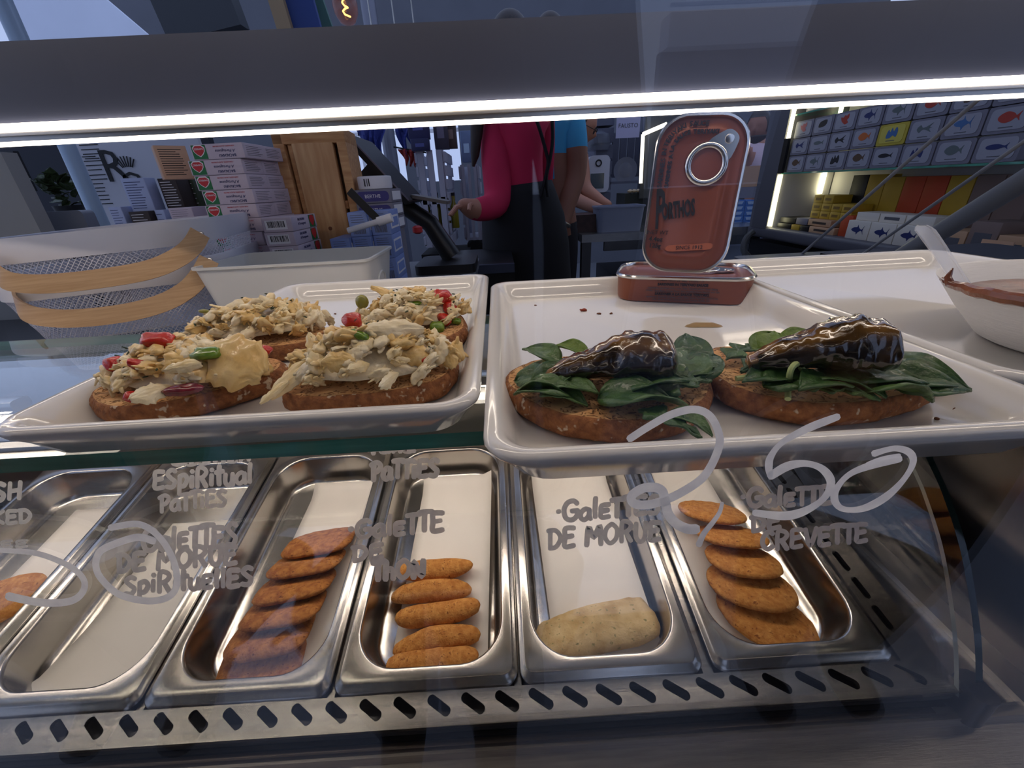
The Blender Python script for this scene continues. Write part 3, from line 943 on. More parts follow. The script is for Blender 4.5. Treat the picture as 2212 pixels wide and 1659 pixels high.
# ---- salt cod topping
COD_CORE = mat('cod_flesh_core', (242, 226, 188), .42, col2=(250, 238, 208), vscale=90, bump=.5, bscale=300, coat=.15)
COD = [mat('cod_flesh_cream', (234, 206, 148), .38, col2=(244, 226, 184), vscale=1.4, bump=.25, bscale=5, sss=.12, sss_r=(1, .75, .45), sss_s=.002, coat=.2),
       mat('cod_flesh_white', (232, 212, 168), .38, col2=(244, 230, 198), vscale=1.4, bump=.25, bscale=5, sss=.12, sss_r=(1, .8, .6), sss_s=.002, coat=.2),
       mat('cod_flesh_golden', (222, 180, 106), .36, col2=(234, 204, 142), vscale=1.4, bump=.25, bscale=5, sss=.12, sss_r=(1, .7, .35), sss_s=.002, coat=.25)]
REDP = mat('red_pepper', (186, 26, 14), .25, col2=(206, 52, 28), vscale=1.6, coat=.4, bump=.3, bscale=4, sss=.2, sss_r=(1, .2, .1), sss_s=.003)
ONION = mat('purple_onion', (96, 12, 30), .25, col2=(130, 30, 44), vscale=2, coat=.5)
GRNP = mat('green_pepper', (88, 124, 24), .25, col2=(120, 150, 44), vscale=2, coat=.5, sss=.15, sss_r=(.5, 1, .2), sss_s=.003)
OLIVE = mat('olive_green', (132, 128, 52), .25, coat=.4)
HERB = mat('dark_herb', (44, 54, 24), .7)
def flake_meshes():
    """shredded cod: ragged lump plus a tuft of bent muscle fibres, one mesh"""
    out = []
    for s in range(9):
        rnd = random.Random(200+s)
        base = blob_mesh('tmp', COD[s % 3], .80, .46+.08*(s % 3), .40, 2.2, .0, 2.3, 70+s, 22, 12)
        mb = MB()
        o_ = Vector((s*5.1, s*2.2, 0))
        for v in base.vertices:
            p = v.co.copy()
            q = Vector((p.x*1.2, p.y*6.0, p.z*6.0))+o_
            k = .22*noise.noise(q)+.40*noise.noise(p*1.7+o_)+.22*noise.noise(p*4.2+o_)
            mb.v.append(p*(1+k)+Vector((0, 0, .3*noise.noise(Vector((p.x*1.3, s, 0))))))
        for f in base.polygons: mb.face(list(f.vertices))
        bpy.data.meshes.remove(base)
        for q in range(9):
            a = rnd.uniform(0, 6.28); r = rnd.uniform(.22, .42)
            c0 = Vector((rnd.uniform(-.55, .35), r*math.cos(a), r*math.sin(a)*.8))
            d = Vector((rnd.choice((-1, 1))*rnd.uniform(.5, 1), rnd.uniform(-.45, .45)+.4*math.cos(a), rnd.uniform(-.3, .3)+.4*math.sin(a))).normalized()
            L = rnd.uniform(.35, .72); w = rnd.uniform(.12, .22)
            bend = Vector((rnd.uniform(-.3, .3), rnd.uniform(-.3, .3), rnd.uniform(-.4, .2)))
            pts = [c0+d*(L*t/4)+bend*(t/4)**2*L for t in range(5)]
            mb.tube(pts, [w, w*1.15, w*1.05, w*.85, w*.45], 6, flat=(1, .6))
        out.append(mb.mesh('cod_flake', COD[s % 3], True, 180))
    return out
FL = flake_meshes()
def sheet_mesh(mt, seed, a=1.0, b=.55, curl=.35):
    """layered fish flake: curved petal with ragged rim"""
    mb = MB(); nx, ny = 22, 14
    off = Vector((seed*2.3, seed, 0))
    top = []; bot = []
    for j in range(ny+1):
        for i in range(nx+1):
            s = -1+2*i/nx; t = -1+2*j/ny
            wd = b*(1-.75*abs(s)**2.2)*(1+.34*noise.noise(Vector((s*3.6, math.copysign(2, t), seed*3.1)))+.16*noise.noise(Vector((s*9, math.copysign(2, t), seed))))
            x = a*s*(1+.06*noise.noise(Vector((t*3, seed, 1))))
            y = wd*t
            z = -curl*(t*t*b+.55*s*s*a*.6)+.06*noise.noise(Vector((s*3, t*3, seed)))+.022*math.sin(t*16+2*s)
            th = .05*(1-.6*abs(t)**3)*(1-.5*abs(s)**4)
            top.append(Vector((x, y, z+th))); bot.append(Vector((x, y, z-th)))
    n = len(top); mb.v = top+bot
    w = nx+1
    for j in range(ny):
        for i in range(nx):
            a0 = j*w+i
            mb.face((a0, a0+1, a0+w+1, a0+w)); mb.face((n+a0+w, n+a0+w+1, n+a0+1, n+a0))
    rim = [i for i in range(w)]+[w*(j+1)+nx for j in range(ny)]+[ny*w+i for i in range(nx-1, -1, -1)]+[w*j for j in range(ny-1, 0, -1)]
    for q in range(len(rim)):
        a0, a1 = rim[q], rim[(q+1) % len(rim)]
        mb.face((a1, a0, n+a0, n+a1))
    return mb.mesh('cod_petal', mt, True, 180)
SHT = [sheet_mesh(COD[s % 3], s+1, 1, .42+.12*(s % 3), .3+.15*(s % 2)) for s in range(6)]
def cube_piece(mt, seed):
    return blob_mesh('diced_piece', mt, 1, .85, .7, 3.4, .16, 1.6, seed, 20, 12, edge=.6, lump=.2, lfreq=1.1)
RED_ME = [cube_piece(REDP, 90+i) for i in range(3)]
GRN_ME = [cube_piece(GRNP, 95+i) for i in range(2)]
ONI_ME = [cube_piece(ONION, 99)]
OLI_ME = [blob_mesh('olive_slice', OLIVE, 1, .8, .8, 2, .05, 2, 3, 14, 8)]
HERB_ME = [blob_mesh('herb_fleck', HERB, 1, .45, .14, 2, .25, 2.4, 110+i, 8, 5) for i in range(2)]
def put(me, name, parent, P, s, rot, sc=(1, 1, 1)):
    o = link(name, me, parent)
    o.location = Vector(P)-parent.location
    o.rotation_euler = rot
    o.scale = (s*sc[0], s*sc[1], s*sc[2])
    return o
def heap(t, c, pts, rx, ry, hgt, ang, n, seed, shift=(0, 0)):
    """mound of cod flakes over the bread; core lump plus single flakes over its surface"""
    rnd = random.Random(seed)
    cx, cy = c.x+shift[0], c.y+shift[1]
    ca, sa = math.cos(ang), math.sin(ang)
    def P(u, v, k=1.0):
        """u,v in unit disc -> point on mound"""
        r2 = min(1, u*u+v*v)
        z = BT+.002+hgt*k*(1-r2)**.75*(1+.18*noise.noise(Vector((u*2.3, v*2.3, seed))))
        x = rx*u; y = ry*v
        return Vector((cx+ca*x-sa*y, cy+sa*x+ca*y, z))
    core = MB(); rows = []
    for j in range(9):
        r = j/8
        rows.append([P(r*.86*math.cos(2*math.pi*i/26), r*.86*math.sin(2*math.pi*i/26), .80)-Vector((0, 0, .004 if j < 8 else .0035)) for i in range(26)])
    core.loft(rows[::-1], True, True)
    for v in core.v:
        v += Vector((1, 1, .6))*(.0022*noise.noise(v*140)+.0012*noise.noise(v*420))
        v -= t.location
    core.build('cod_mound', COD_CORE, t, True, 180)
    ga = math.pi*(3-5**.5)
    for i in range(n):
        r = ((i+.5)/n)**.5; a = ga*i+rnd.uniform(-.3, .3)
        u, v = r*math.cos(a)*.97, r*math.sin(a)*.97
        p = P(u, v, .92)
        sl = Vector((u, v))
        tiltx = -v*.9+rnd.uniform(-.35, .35); tilty = u*.9+rnd.uniform(-.35, .35)
        if rnd.random() < .14:
            put(rnd.choice(SHT), 'cod_petal', t, p+Vector((0, 0, .001)), rnd.uniform(.0055, .0095), (tiltx*.9, tilty*.9, rnd.uniform(0, 6.28)))
        else:
            s = rnd.uniform(.0050, .0092)
            put(rnd.choice(FL), 'cod_flake', t, p, s, (tiltx, tilty, rnd.uniform(0, 6.28)), (1, 1, rnd.uniform(.7, 1)))
    for i in range(14):
        a = rnd.uniform(0, 6.28); r = rnd.random()**.5*.9
        put(rnd.choice(HERB_ME), 'herb_fleck', t, P(r*math.cos(a), r*math.sin(a), 1.0)+Vector((0, 0, .0035)), rnd.uniform(.0010, .0019), (rnd.uniform(-.6, .6), rnd.uniform(-.6, .6), rnd.uniform(0, 6)))
    return P
def atpx(px, py, Y): return ony(px, py, Y)
G1 = 'salt cod toasts on the left tray'
t1, c1, p1 = toast('T1', 'cod_toast', 'salt cod toast at the front left, with red cube and one flat golden flake', 'toast', G1)
heap(t1, c1, p1, .043, .025, .019, -.05, 60, 1, (.0, .002))
t2, c2, p2 = toast('T2', 'cod_toast', 'salt cod toast at the front right, flakes drooping over its left end', 'toast', G1)
heap(t2, c2, p2, .046, .027, .023, .05, 66, 2, (-.004, .002))
t3, c3, p3 = toast('T3', 'cod_toast', 'salt cod toast at the rear left, heaped with plain creamy flakes', 'toast', G1)
heap(t3, c3, p3, .048, .030, .021, .05, 64, 3, (-.006, .001))
t4, c4, p4 = toast('T4', 'cod_toast', 'salt cod toast at the rear right, red pepper dice at its right end', 'toast', G1)
heap(t4, c4, p4, .042, .030, .020, .05, 56, 4, (-.004, .002))
print('toast centres', [tuple(round(v, 3) for v in c) for c in (c1, c2, c3, c4)])
def garn(t, me, name, px, py, Y, s, rot=(0, 0, 0), sc=(1, 1, 1), lab=None):
    o = put(me, name, t, ony(px, py, Y), s, rot, sc)
    if lab: o['label'] = lab
    return o
# front left
garn(t1, RED_ME[0], 'red_pepper', 340, 735, c1.y+.002, 0.0063, (.3, .2, .4), (1.1, .9, .7))
garn(t1, RED_ME[1], 'red_pepper', 248, 786, c1.y-.006, 0.0048, (.6, .2, .9))
garn(t1, RED_ME[2], 'red_pepper', 300, 790, c1.y-.014, 0.0048, (.2, .8, .4), (1, .6, .8))
garn(t1, RED_ME[0], 'red_pepper', 566, 755, c1.y+.010, 0.0041, (.2, .3, .1), (1.2, .8, .7))
garn(t1, ONI_ME[0], 'onion_piece', 395, 842, c1.y-.026, 0.0060, (.2, 0, .2), (1.4, .6, .5))
garn(t1, RED_ME[1], 'red_pepper', 283, 856, c1.y-.028, 0.0033, (.1, .1, .1))
garn(t1, GRN_ME[0], 'green_pepper', 446, 763, c1.y-.012, 0.0058, (.4, .1, .0), (1.2, .8, .6))
garn(t1, SHT[2], 'cod_petal', 500, 778, c1.y-.014, 0.0175, (.75, .35, -.35), (1.0, 1.25, .8), 'large flat golden flake')
garn(t1, SHT[1], 'cod_petal', 420, 745, c1.y-.002, 0.0105, (.5, -.1, -.2))
garn(t1, SHT[4], 'cod_petal', 330, 846, c1.y-.030, 0.0091, (.9, .1, 1.2))
garn(t1, SHT[3], 'cod_petal', 390, 790, c1.y-.022, 0.0084, (.8, -.1, .2))
# front right
garn(t2, RED_ME[1], 'red_pepper', 760, 692, c2.y+.006, 0.0052, (.3, .1, .5))
garn(t2, GRN_ME[1], 'green_pepper', 780, 724, c2.y-.006, 0.0053, (.3, .5, 1.0), (.8, 1.1, .6))
garn(t2, SHT[1], 'cod_petal', 850, 705, c2.y-.002, 0.0140, (.7, .1, .25), (1.1, .8, .8), 'large pale flake')
garn(t2, SHT[0], 'cod_petal', 640, 805, c2.y-.016, 0.0154, (.6, -.45, .75), (1.1, .8, .8), 'flake drooping over the crust')
garn(t2, SHT[3], 'cod_petal', 594, 845, c2.y-.028, 0.0070, (.9, -.3, 1.0), (1.2, .7, .8))
garn(t2, SHT[4], 'cod_petal', 845, 820, c2.y-.030, 0.0084, (1.3, .1, 1.4), (1.2, .7, .8))
garn(t2, SHT[5], 'cod_petal', 905, 765, c2.y-.010, 0.0091, (.8, .2, .2))
garn(t2, RED_ME[2], 'red_pepper', 920, 778, c2.y-.010, 0.0026)
garn(t2, SHT[2], 'cod_petal', 730, 780, c2.y-.022, 0.0077, (1.0, .1, .2))
garn(t2, SHT[3], 'cod_petal', 780, 790, c2.y-.024, 0.0073, (1.0, .2, 1.2))
# rear left
garn(t3, SHT[4], 'cod_petal', 590, 655, c3.y, 0.0091, (.4, .9, .6))
garn(t3, OLI_ME[0], 'herb_fleck', 440, 672, c3.y-.005, 0.0028, (.4, .1, .1), (1.3, .7, .5))
# rear right
garn(t4, RED_ME[0], 'red_pepper', 956, 642, c4.y, 0.0063, (.2, .3, .4))
garn(t4, RED_ME[1], 'red_pepper', 972, 665, c4.y-.006, 0.0052, (.5, .2, .2))
garn(t4, RED_ME[2], 'red_pepper', 960, 690, c4.y-.014, 0.0052, (.2, .6, .4))
garn(t4, GRN_ME[0], 'green_pepper', 894, 657, c4.y, 0.0053, (.3, .1, .2), (1.2, .6, .5))
garn(t4, OLI_ME[0], 'olive_slice', 782, 652, c4.y+.002, 0.0060, (.1, .2, .1), (.8, .8, 1.1))
garn(t4, GRN_ME[1], 'green_pepper', 945, 706, c4.y-.024, 0.0051, (.1, .1, .1))
garn(t4, SHT[2], 'cod_petal', 845, 632, c4.y+.006, 0.0119, (.3, .5, .2), (1.2, .7, .8))
garn(t4, GRN_ME[0], 'green_pepper', 986, 694, c4.y-.010, 0.0034, (.3, .5, .2))

# ---- sardine toasts
SKIN = mat('sardine_skin', (14, 9, 5), .12, col2=(48, 32, 14), vscale=90, coat=1.0, bump=.22, bscale=300, detail=3)
SKIN_G = mat('sardine_golden_edge', (134, 94, 40), .22, col2=(50, 34, 14), vscale=90, coat=.5, bump=.6, bscale=170)
LEAF = [mat('leaf_dark_green', (40, 70, 32), .38, col2=(62, 92, 44), vscale=5, bump=.5, bscale=9, coat=.12),
        mat('leaf_mid_green', (58, 86, 40), .4, col2=(82, 112, 58), vscale=5, bump=.5, bscale=9, coat=.12),
        mat('leaf_bright_green', (84, 112, 34), .4, col2=(108, 132, 48), vscale=5, bump=.4, bscale=9)]
STEM = mat('pale_stem', (176, 188, 124), .4, var=.08, vscale=60)
def _ridge(m, c):
    nt = m.node_tree; b = nt.nodes['Principled BSDF']
    src = b.inputs['Base Color'].links[0].from_socket
    a = nt.nodes.new('ShaderNodeAttribute'); a.attribute_name = 'ridge'
    mx = nt.nodes.new('ShaderNodeMix'); mx.data_type = 'RGBA'
    nt.links.new(a.outputs['Fac'], mx.inputs[0]); nt.links.new(src, mx.inputs[6]); mx.inputs[7].default_value = (*lin(c), 1)
    nt.links.new(mx.outputs[2], b.inputs['Base Color'])
_ridge(SKIN, (150, 106, 48))
def sardine(t, a_px, b_px, za, zb, r, seed):
    A = onz(*a_px, za); B = onz(*b_px, zb)
    mb = MB(); n = 64; rings = []
    ax = (B-A); L = ax.length; ax.normalize()
    side = ax.cross(Vector((0, 0, 1))).normalized(); up = side.cross(ax)
    for i in range(n+1):
        s = i/n
        w = r*(.30+.78*min(1, s*1.55)**.9)*(1 if s < .90 else max(.15, (1-((s-.9)/.1)**2)**.5))
        cen = A+ax*(L*s)+up*(.006*math.sin(s*2.6)*.6)
        ring = []
        for j in range(36):
            a = 2*math.pi*j/36
            ca, sa = math.cos(a), math.sin(a)
            k = 1+.18*noise.noise(Vector((s*6, ca*1.5+seed, sa*1.5)))+.10*noise.noise(Vector((s*16, ca*3, sa*3+seed)))+.035*noise.noise(Vector((s*40, ca*6, sa*6+seed)))
            # a slit fillet: keel on top, flatter belly
            ring.append(cen+side*(w*1.02*ca*k)+up*(w*(.92 if sa > 0 else .62)*sa*k))
        rings.append(ring)
    mb.loft(rings, True, True, 0)
    for v in mb.v: v -= t.location
    o = mb.build('sardine_fillet', [SKIN], t, True, 180)
    at = o.data.attributes.new('ridge', 'FLOAT', 'POINT')
    for i in range(n+1):
        for j in range(36):
            sa = math.sin(2*math.pi*j/36); s = i/n
            k = .5+.9*noise.noise(Vector((s*9+seed, sa*2, j*.3)))
            at.data[i*36+j].value = max(0, min(1, (sa-.45)*1.6*k+(.5 if (s < .05) else 0)))
    return o
def leaf_mesh(mt, seed, lobes=False, fold=.35, bend=.5):
    mb = MB(); nx, ny = 16, 6
    rows = []
    for i in range(nx+1):
        s = i/nx
        w = .36*math.sin(math.pi*min(1, s*1.02)**.75)**.8
        if lobes: w *= .62+.38*math.cos(s*19+seed)
        row = []
        for j in range(-ny, ny+1):
            t_ = j/ny
            z = fold*abs(t_)*w+.045*noise.noise(Vector((s*4, t_*2, seed)))-bend*(s-.35)**2+.03*math.sin(t_*9+s*6)*abs(t_)
            row.append(Vector((s, w*t_, z)))
        rows.append(row)
    mb.loft(rows, closed=False)
    me = mb.mesh('basil_leaf', mt, True, 180)
    return me
LV = [leaf_mesh(LEAF[i % 3], i, False, .25+.12*(i % 3), .35+.2*(i % 2)) for i in range(6)]
RK = [leaf_mesh(LEAF[i % 2], 20+i, True, .15, .3) for i in range(3)]
def leaf(t, me, px, py, z, L, yaw, pitch=0.0, roll=0.0, name='basil_leaf', w=1.0):
    P = onz(px, py, z)
    o = link(name, me, t, P-t.location, None, (L, L*w, L))
    o.rotation_mode = 'ZYX' if False else 'XYZ'
    M = Matrix.Rotation(yaw, 3, 'Z') @ Matrix.Rotation(-pitch, 3, 'Y') @ Matrix.Rotation(roll, 3, 'X')
    o.rotation_euler = M.to_euler()
    sm = o.modifiers.new('thick', 'SOLIDIFY'); sm.thickness = .02
    return o
def stem(t, pxz, r=.0012, m_=None):
    pts = smooth_open([onz(x, y, z)-t.location for x, y, z in pxz], 5)
    return MB().tube(pts, r, 8).build('leaf_stem', m_ or STEM, t)
G2 = 'sardine toasts on the right tray'
s1, cs1, ps1 = toast('S1', 'sardine_toast', 'sardine toast beside the tray edge, leaning fillet over small leaves', 'toast', G2)
sardine(s1, (1180, 812), (1462, 782), BT+.006, BT+.013, .0118, 1)
D = math.radians
for i, (px, py, L, yaw, pit, rol, k, w, lob) in enumerate([
        (1112, 822, .024, -10, 12, 10, 0, 1.0, 0), (1120, 838, .026, -20, 8, -20, 1, .9, 0), (1150, 832, .024, 10, 18, 20, 0, 1.0, 0), (1165, 845, .022, -30, 6, 5, 1, 1, 0),
        (1195, 835, .022, -35, 12, 0, 4, 1, 0), (1180, 810, .030, 15, 10, -10, 3, 1, 0), (1240, 852, .026, 170, 12, 0, 1, 1, 0),
        (1290, 858, .030, -18, 14, 10, 3, 1, 0), (1330, 842, .030, -12, 18, 0, 0, .9, 0), (1340, 868, .028, -8, 4, -15, 4, 1, 0), (1400, 850, .030, 10, 10, 0, 3, 1, 1),
        (1440, 835, .030, 25, 12, 0, 0, 1, 1), (1475, 830, .028, 60, 24, 10, 1, 1, 0), (1500, 800, .026, 80, 30, 0, 0, 1, 0), (1490, 815, .024, 30, 20, 20, 3, 1, 0),
        (1440, 890, .018, -40, -2, 0, 1, .9, 0), (1380, 882, .026, -50, 2, 0, 3, .9, 1), (1210, 785, .024, 140, 15, 0, 4, 1, 0), (1270, 772, .020, 150, 18, 0, 2, 1, 0)]):
    leaf(s1, (RK if lob else LV)[k % (3 if lob else 6)], px, py, BT+.0045, L, D(yaw), D(pit), D(rol), 'rocket_leaf' if lob else 'basil_leaf', w)
stem(s1, [(1330, 815, BT+.006), (1345, 838, BT+.006), (1342, 850, BT+.004)], .0009)
stem(s1, [(1150, 788, BT+.003), (1175, 780, BT+.004), (1210, 785, BT+.005)], .0009)
s2, cs2, ps2 = toast('S2', 'sardine_toast', 'sardine toast nearer the sauce bowl, thick dark fillet on large basil leaves', 'toast', G2)
sardine(s2, (1615, 785), (1925, 758), BT+.010, BT+.018, .0128, 5)
for i, (px, py, L, yaw, pit, rol, k, w, lob) in enumerate([
        (1815, 815, .034, -25, 10, 0, 0, 1.15, 0), (1895, 800, .036, -34, 6, 15, 3, 1.2, 0), (1850, 838, .034, -8, 3, -12, 1, 1.1, 0), (1915, 818, .034, -22, 2, 20, 0, 1.1, 0),
        (1720, 830, .028, -28, 6, 0, 1, 1.0, 1), (1680, 820, .026, -10, 8, 0, 0, 1, 1), (1760, 834, .026, -30, 2, 0, 1, 1, 1), (1650, 772, .024, 50, 30, 0, 2, 1.2, 0),
        (1700, 768, .026, 25, 34, 10, 5, 1.1, 0), (1760, 758, .024, 20, 34, -10, 2, 1, 0), (1600, 800, .030, 10, 10, 0, 3, 1, 1), (1650, 830, .030, 0, 8, 10, 0, 1, 0),
        (1810, 828, .028, 200, 18, 0, 3, 1.1, 0), (1780, 812, .026, -60, 10, 0, 1, 1.1, 0), (1740, 815, .026, -40, 10, 0, 4, 1.1, 0), (1700, 815, .026, 190, 10, 0, 0, 1, 0), (1570, 772, .030, 30, 6, 0, 1, 1, 1)]):
    leaf(s2, (RK if lob else LV)[k % (3 if lob else 6)], px, py, BT+.0055, L*.86, D(yaw), D(pit), D(rol), 'rocket_leaf' if lob else 'basil_leaf', w)
stem(s2, [(1735, 800, BT+.010), (1722, 786, BT+.014), (1708, 800, BT+.012), (1703, 835, BT+.004), (1702, 862, BT+.0008)], .0013)
stem(s2, [(1590, 818, BT+.003), (1630, 812, BT+.004), (1690, 802, BT+.006)], .0013)
# ------------------------------------------------------------------ sardine tins
TINM = mat('copper_print_tin', (142, 78, 54), .34, .2, var=.03, vscale=20)
TINL = mat('copper_print_lid', (132, 68, 42), .32, .2, var=.04, vscale=14)
TINR = mat('bare_tin_rim', (214, 212, 208), .2, 1.0)
CREAM = mat('cream_print', (226, 214, 196), .5)
def tin(name, label, L=.108, Wd=.070, H=.0235):
    t = thing(name, label, 'tin', (0, 0, 0), 'sardine tins')
    r = .021
    def ring(ins, z, rr): return [Vector((x, y, z)) for x, y in rrect(L-2*ins, Wd-2*ins, rr, 8)]
    mb = MB().loft([ring(.006, 0, r-.006), ring(.0035, .0006, r-.004), ring(.0024, .003, r-.003), ring(.0016, H-.004, r-.002), ring(.0012, H-.003, r-.002)], True, True)
    mb.build('tin_body', TINM, t)
    mb = MB().loft([ring(.0012, H-.0035, r), ring(.0, H-.0028, r), ring(-.0003, H-.0012, r), ring(.0004, H, r), ring(.0018, H+.0001, r-.001), ring(.0026, H-.0012, r-.002), ring(.003, H-.0032, r-.003)])
    mb.build('rim', TINR, t)
    mb = MB().loft([ring(.0028, H-.003, r-.0028), ring(.009, H-.0028, r-.008), ring(.0098, H-.0022, r-.009), ring(.013, H-.0022, r-.010), ring(.0138, H-.0028, r-.011)], False, True)
    mb.build('lid', TINL, t)
    return t, H
def pull_ring(t, x, y, ang, H):
    c, s = math.cos(ang), math.sin(ang)
    def Q(a, b, h): return Vector((x+c*a-s*b, y+s*a+c*b, H+h))
    mb = MB().tube([Q(.0128*math.cos(2*math.pi*i/24)-.017, .0128*math.sin(2*math.pi*i/24), .001) for i in range(24)], .0017, 8, closed=True, flat=(1.2, .6))
    o = mb.build('pull_ring', TINR, t)
    pts = [(-.0065, .0098), (.004, .0070), (.0085, .0035), (.0085, -.0035), (.004, -.0070), (-.0065, -.0098), (-.0045, 0)]
    MB().prism([Q(a, b, .0002) for a, b in smooth_closed([Vector((p[0], p[1])) for p in pts], 3)], (0, 0, .0012)).build('pull_tab', TINR, t)
    MB().lathe(Q(.0035, 0, .0012), [(.0034, 0), (.0030, .0007), (.0012, .0009)], 14).build('rivet', TINR, t)
tb, H = tin('sardine_tin', 'copper sardine tin lying flat with printed side text, under the standing tin', .116, .074, .0235)
a0 = onz(1333, 650, TZ); b0 = onz(1618, 662, TZ)
ang = math.atan2(b0.y-a0.y, b0.x-a0.x)
tb.location = (a0+b0)/2+Vector((-math.sin(ang)*.033, math.cos(ang)*.033, .0003))
tb.rotation_euler = (0, 0, ang)
pull_ring(tb, .034, .004, math.radians(-6), H-.0018)
fy = -.0358
RX = math.pi/2
text('SARDINES IN TERIYAKI SAUCE', tb, INK, (0, fy, .0165), (RX, 0, 0), .0030, ext=.0002, bold=.0001)
text('Ingredients: Sardines (Fish - min. 70%), Teriyaki Sauce: Soya Sauce', tb, INK_G, (0, fy, .0134), (RX, 0, 0), .0021, ext=.0002)
text('(Water, Soya Bean, Wheat Flour, Salt, modified Corn Starch) and Salt', tb, INK_G, (0, fy, .0110), (RX, 0, 0), .0021, ext=.0002)
text('SARDINES A LA SAUCE TERIYAKI', tb, INK, (0, fy, .0082), (RX, 0, 0), .0030, ext=.0002, bold=.0001)
text('Ingredients: Sardines (Poisson - min. 70%), Sauce Teriyaki: Sauce Soja', tb, INK_G, (0, fy+.0002, .0056), (RX, 0, 0), .0021, ext=.0002)
text('(Eau, Sauce de Soja, Graines de Soja, Farine de Ble, Sel)', tb, INK_G, (0, fy+.0004, .0034), (RX, 0, 0), .0021, ext=.0002)
text('L 046H  NOV 24  BBE  09/2027  H', tb, INK, (-.002, fy+.0004, .0198), (RX, 0, 0), .0026, ext=.0002)
ts, H = tin('sardine_tin', 'copper sardine tin standing upright on the other tin, pull ring at the top', .111, .064, .0235)
ts.location = (0, 0, 0)
# upright: tin length vertical, lid towards the customer, slight lean and turn
bot = ony(1478, 588, .352)
lean = math.radians(7); yaw = math.radians(-17); rollt = math.radians(3)
Rm = Matrix.Rotation(yaw, 4, 'Z') @ Matrix.Rotation(-lean, 4, 'X') @ Matrix.Rotation(rollt, 4, 'Y') @ Matrix.Rotation(math.pi/2, 4, 'X') @ Matrix.Rotation(math.pi/2, 4, 'Z')
ts.matrix_world = Matrix.Translation(Vector((bot.x+.0005, .362, bot.z+.056))) @ Rm
Hl = H-.0020
# lid local axes: x = up the tin, y = towards picture left
pull_ring(ts, .036, -.016, math.radians(-38+0), Hl)
RZt = (0, 0, -math.pi/2)
def lid_text(s, up, left, size, rot=0.0, m_=INK, sx=1.0, **k):
    o = text(s, ts, m_, (up, left, Hl+.0004), (0, 0, -math.pi/2+rot), size, ext=.0002, **k)
    o.scale = (sx, 1, 1)
    return o
lid_text('ORTHOS', -.0095, .0090, .0165, math.radians(10), sx=.36, bold=.0006)
lid_text('P', -.0105, .0225, .040, math.radians(6), sx=.34, bold=.0010)
lid_text('NET WT', -.0262, .0215, .0042, m_=INK)
lid_text('4.4oz', -.0312, .0225, .0048, bold=.0001)
lid_text('125g', -.0362, .0225, .0048, bold=.0001)
# text running up the left flank and round the corner
def arc_text(s, inset, size, start):
    W2, L2 = .032-inset, .0555-inset
    rc = .021-inset+.004
    d = start
    for ch in s:
        w = size*.60 if ch not in 'Ii. ' else size*.34
        d += w/2
        straight = L2-rc-.000
        if d <= straight:
            up, left, rot = d, W2, math.pi/2
        else:
            a = (d-straight)/rc
            if a < math.pi/2:
                up, left, rot = straight+rc*math.sin(a), (W2-rc)+rc*math.cos(a), math.pi/2-a
            else:
                up, left, rot = L2, (W2-rc)-(d-straight-rc*math.pi/2), 0
        if ch != ' ': lid_text(ch, up, left, size, rot, bold=.00012)
        d += w/2
arc_text('SARDINES IN TERIYAKI SAUCE', .0066, .0046, .006)
arc_text('SARDINES A LA SAUCE TERIYAKI', .0118, .0042, .006)
BAN = mat('banner_copper', (176, 96, 62), .5)
pts = smooth_closed([Vector((-.040, .012)), Vector((-.0385, -.006)), Vector((-.037, -.019)), Vector((-.0325, -.019)), Vector((-.034, -.006)), Vector((-.0355, .012))], 3)
MB().prism([Vector((p[0], p[1], Hl+.0001)) for p in pts], (0, 0, .0002)).build('banner', BAN, ts)
lid_text('SINCE 1912', -.0365, -.0035, .0040, math.radians(4))

# ------------------------------------------------------------------ sauce bowl and spoon
CERAM = mat('ribbed_paper_bowl', (226, 224, 222), .5, var=.02, vscale=30, bump=.25, bscale=90, stretch=(1, 1, 14))
SAUCE = mat('brown_sauce', (92, 44, 20), .3, col2=(140, 76, 36), vscale=60, coat=.6, bump=.6, bscale=140)
bc = Vector((.352, .216, TZ+.0003))
bw = thing('sauce_bowl', 'white ribbed bowl with brown sauce crusted on its rim, right edge', 'bowl', bc)
mb = MB(); rings = []
prof = [(.052, 0), (.056, .002), (.070, .018), (.082, .034), (.0835, .036), (.0815, .0355), (.068, .018), (.054, .0045), (.03, .004)]
for i, (r, z) in enumerate(prof):
    ring = []
    for j in range(72):
        a = 2*math.pi*j/72
        k = 1+(.006*math.sin(36*a) if i < 4 else 0)
        ring.append(Vector((r*1.06*k*math.cos(a), r*.92*k*math.sin(a), z)))
    rings.append(ring)
mb.loft(rings, True, True); mb.build('bowl_shell', CERAM, bw, True, 60)
mb = MB().loft([[Vector((r*1.06*math.cos(2*math.pi*j/40), r*.92*math.sin(2*math.pi*j/40), z+.0012*noise.noise(Vector((r*90*math.cos(j*.157), r*90*math.sin(j*.157), 3))))) for j in range(40)] for r, z in ((.0735, .024), (.055, .0245), (.03, .025), (.008, .0245))], True, True)
mb.build('sauce', SAUCE, bw)
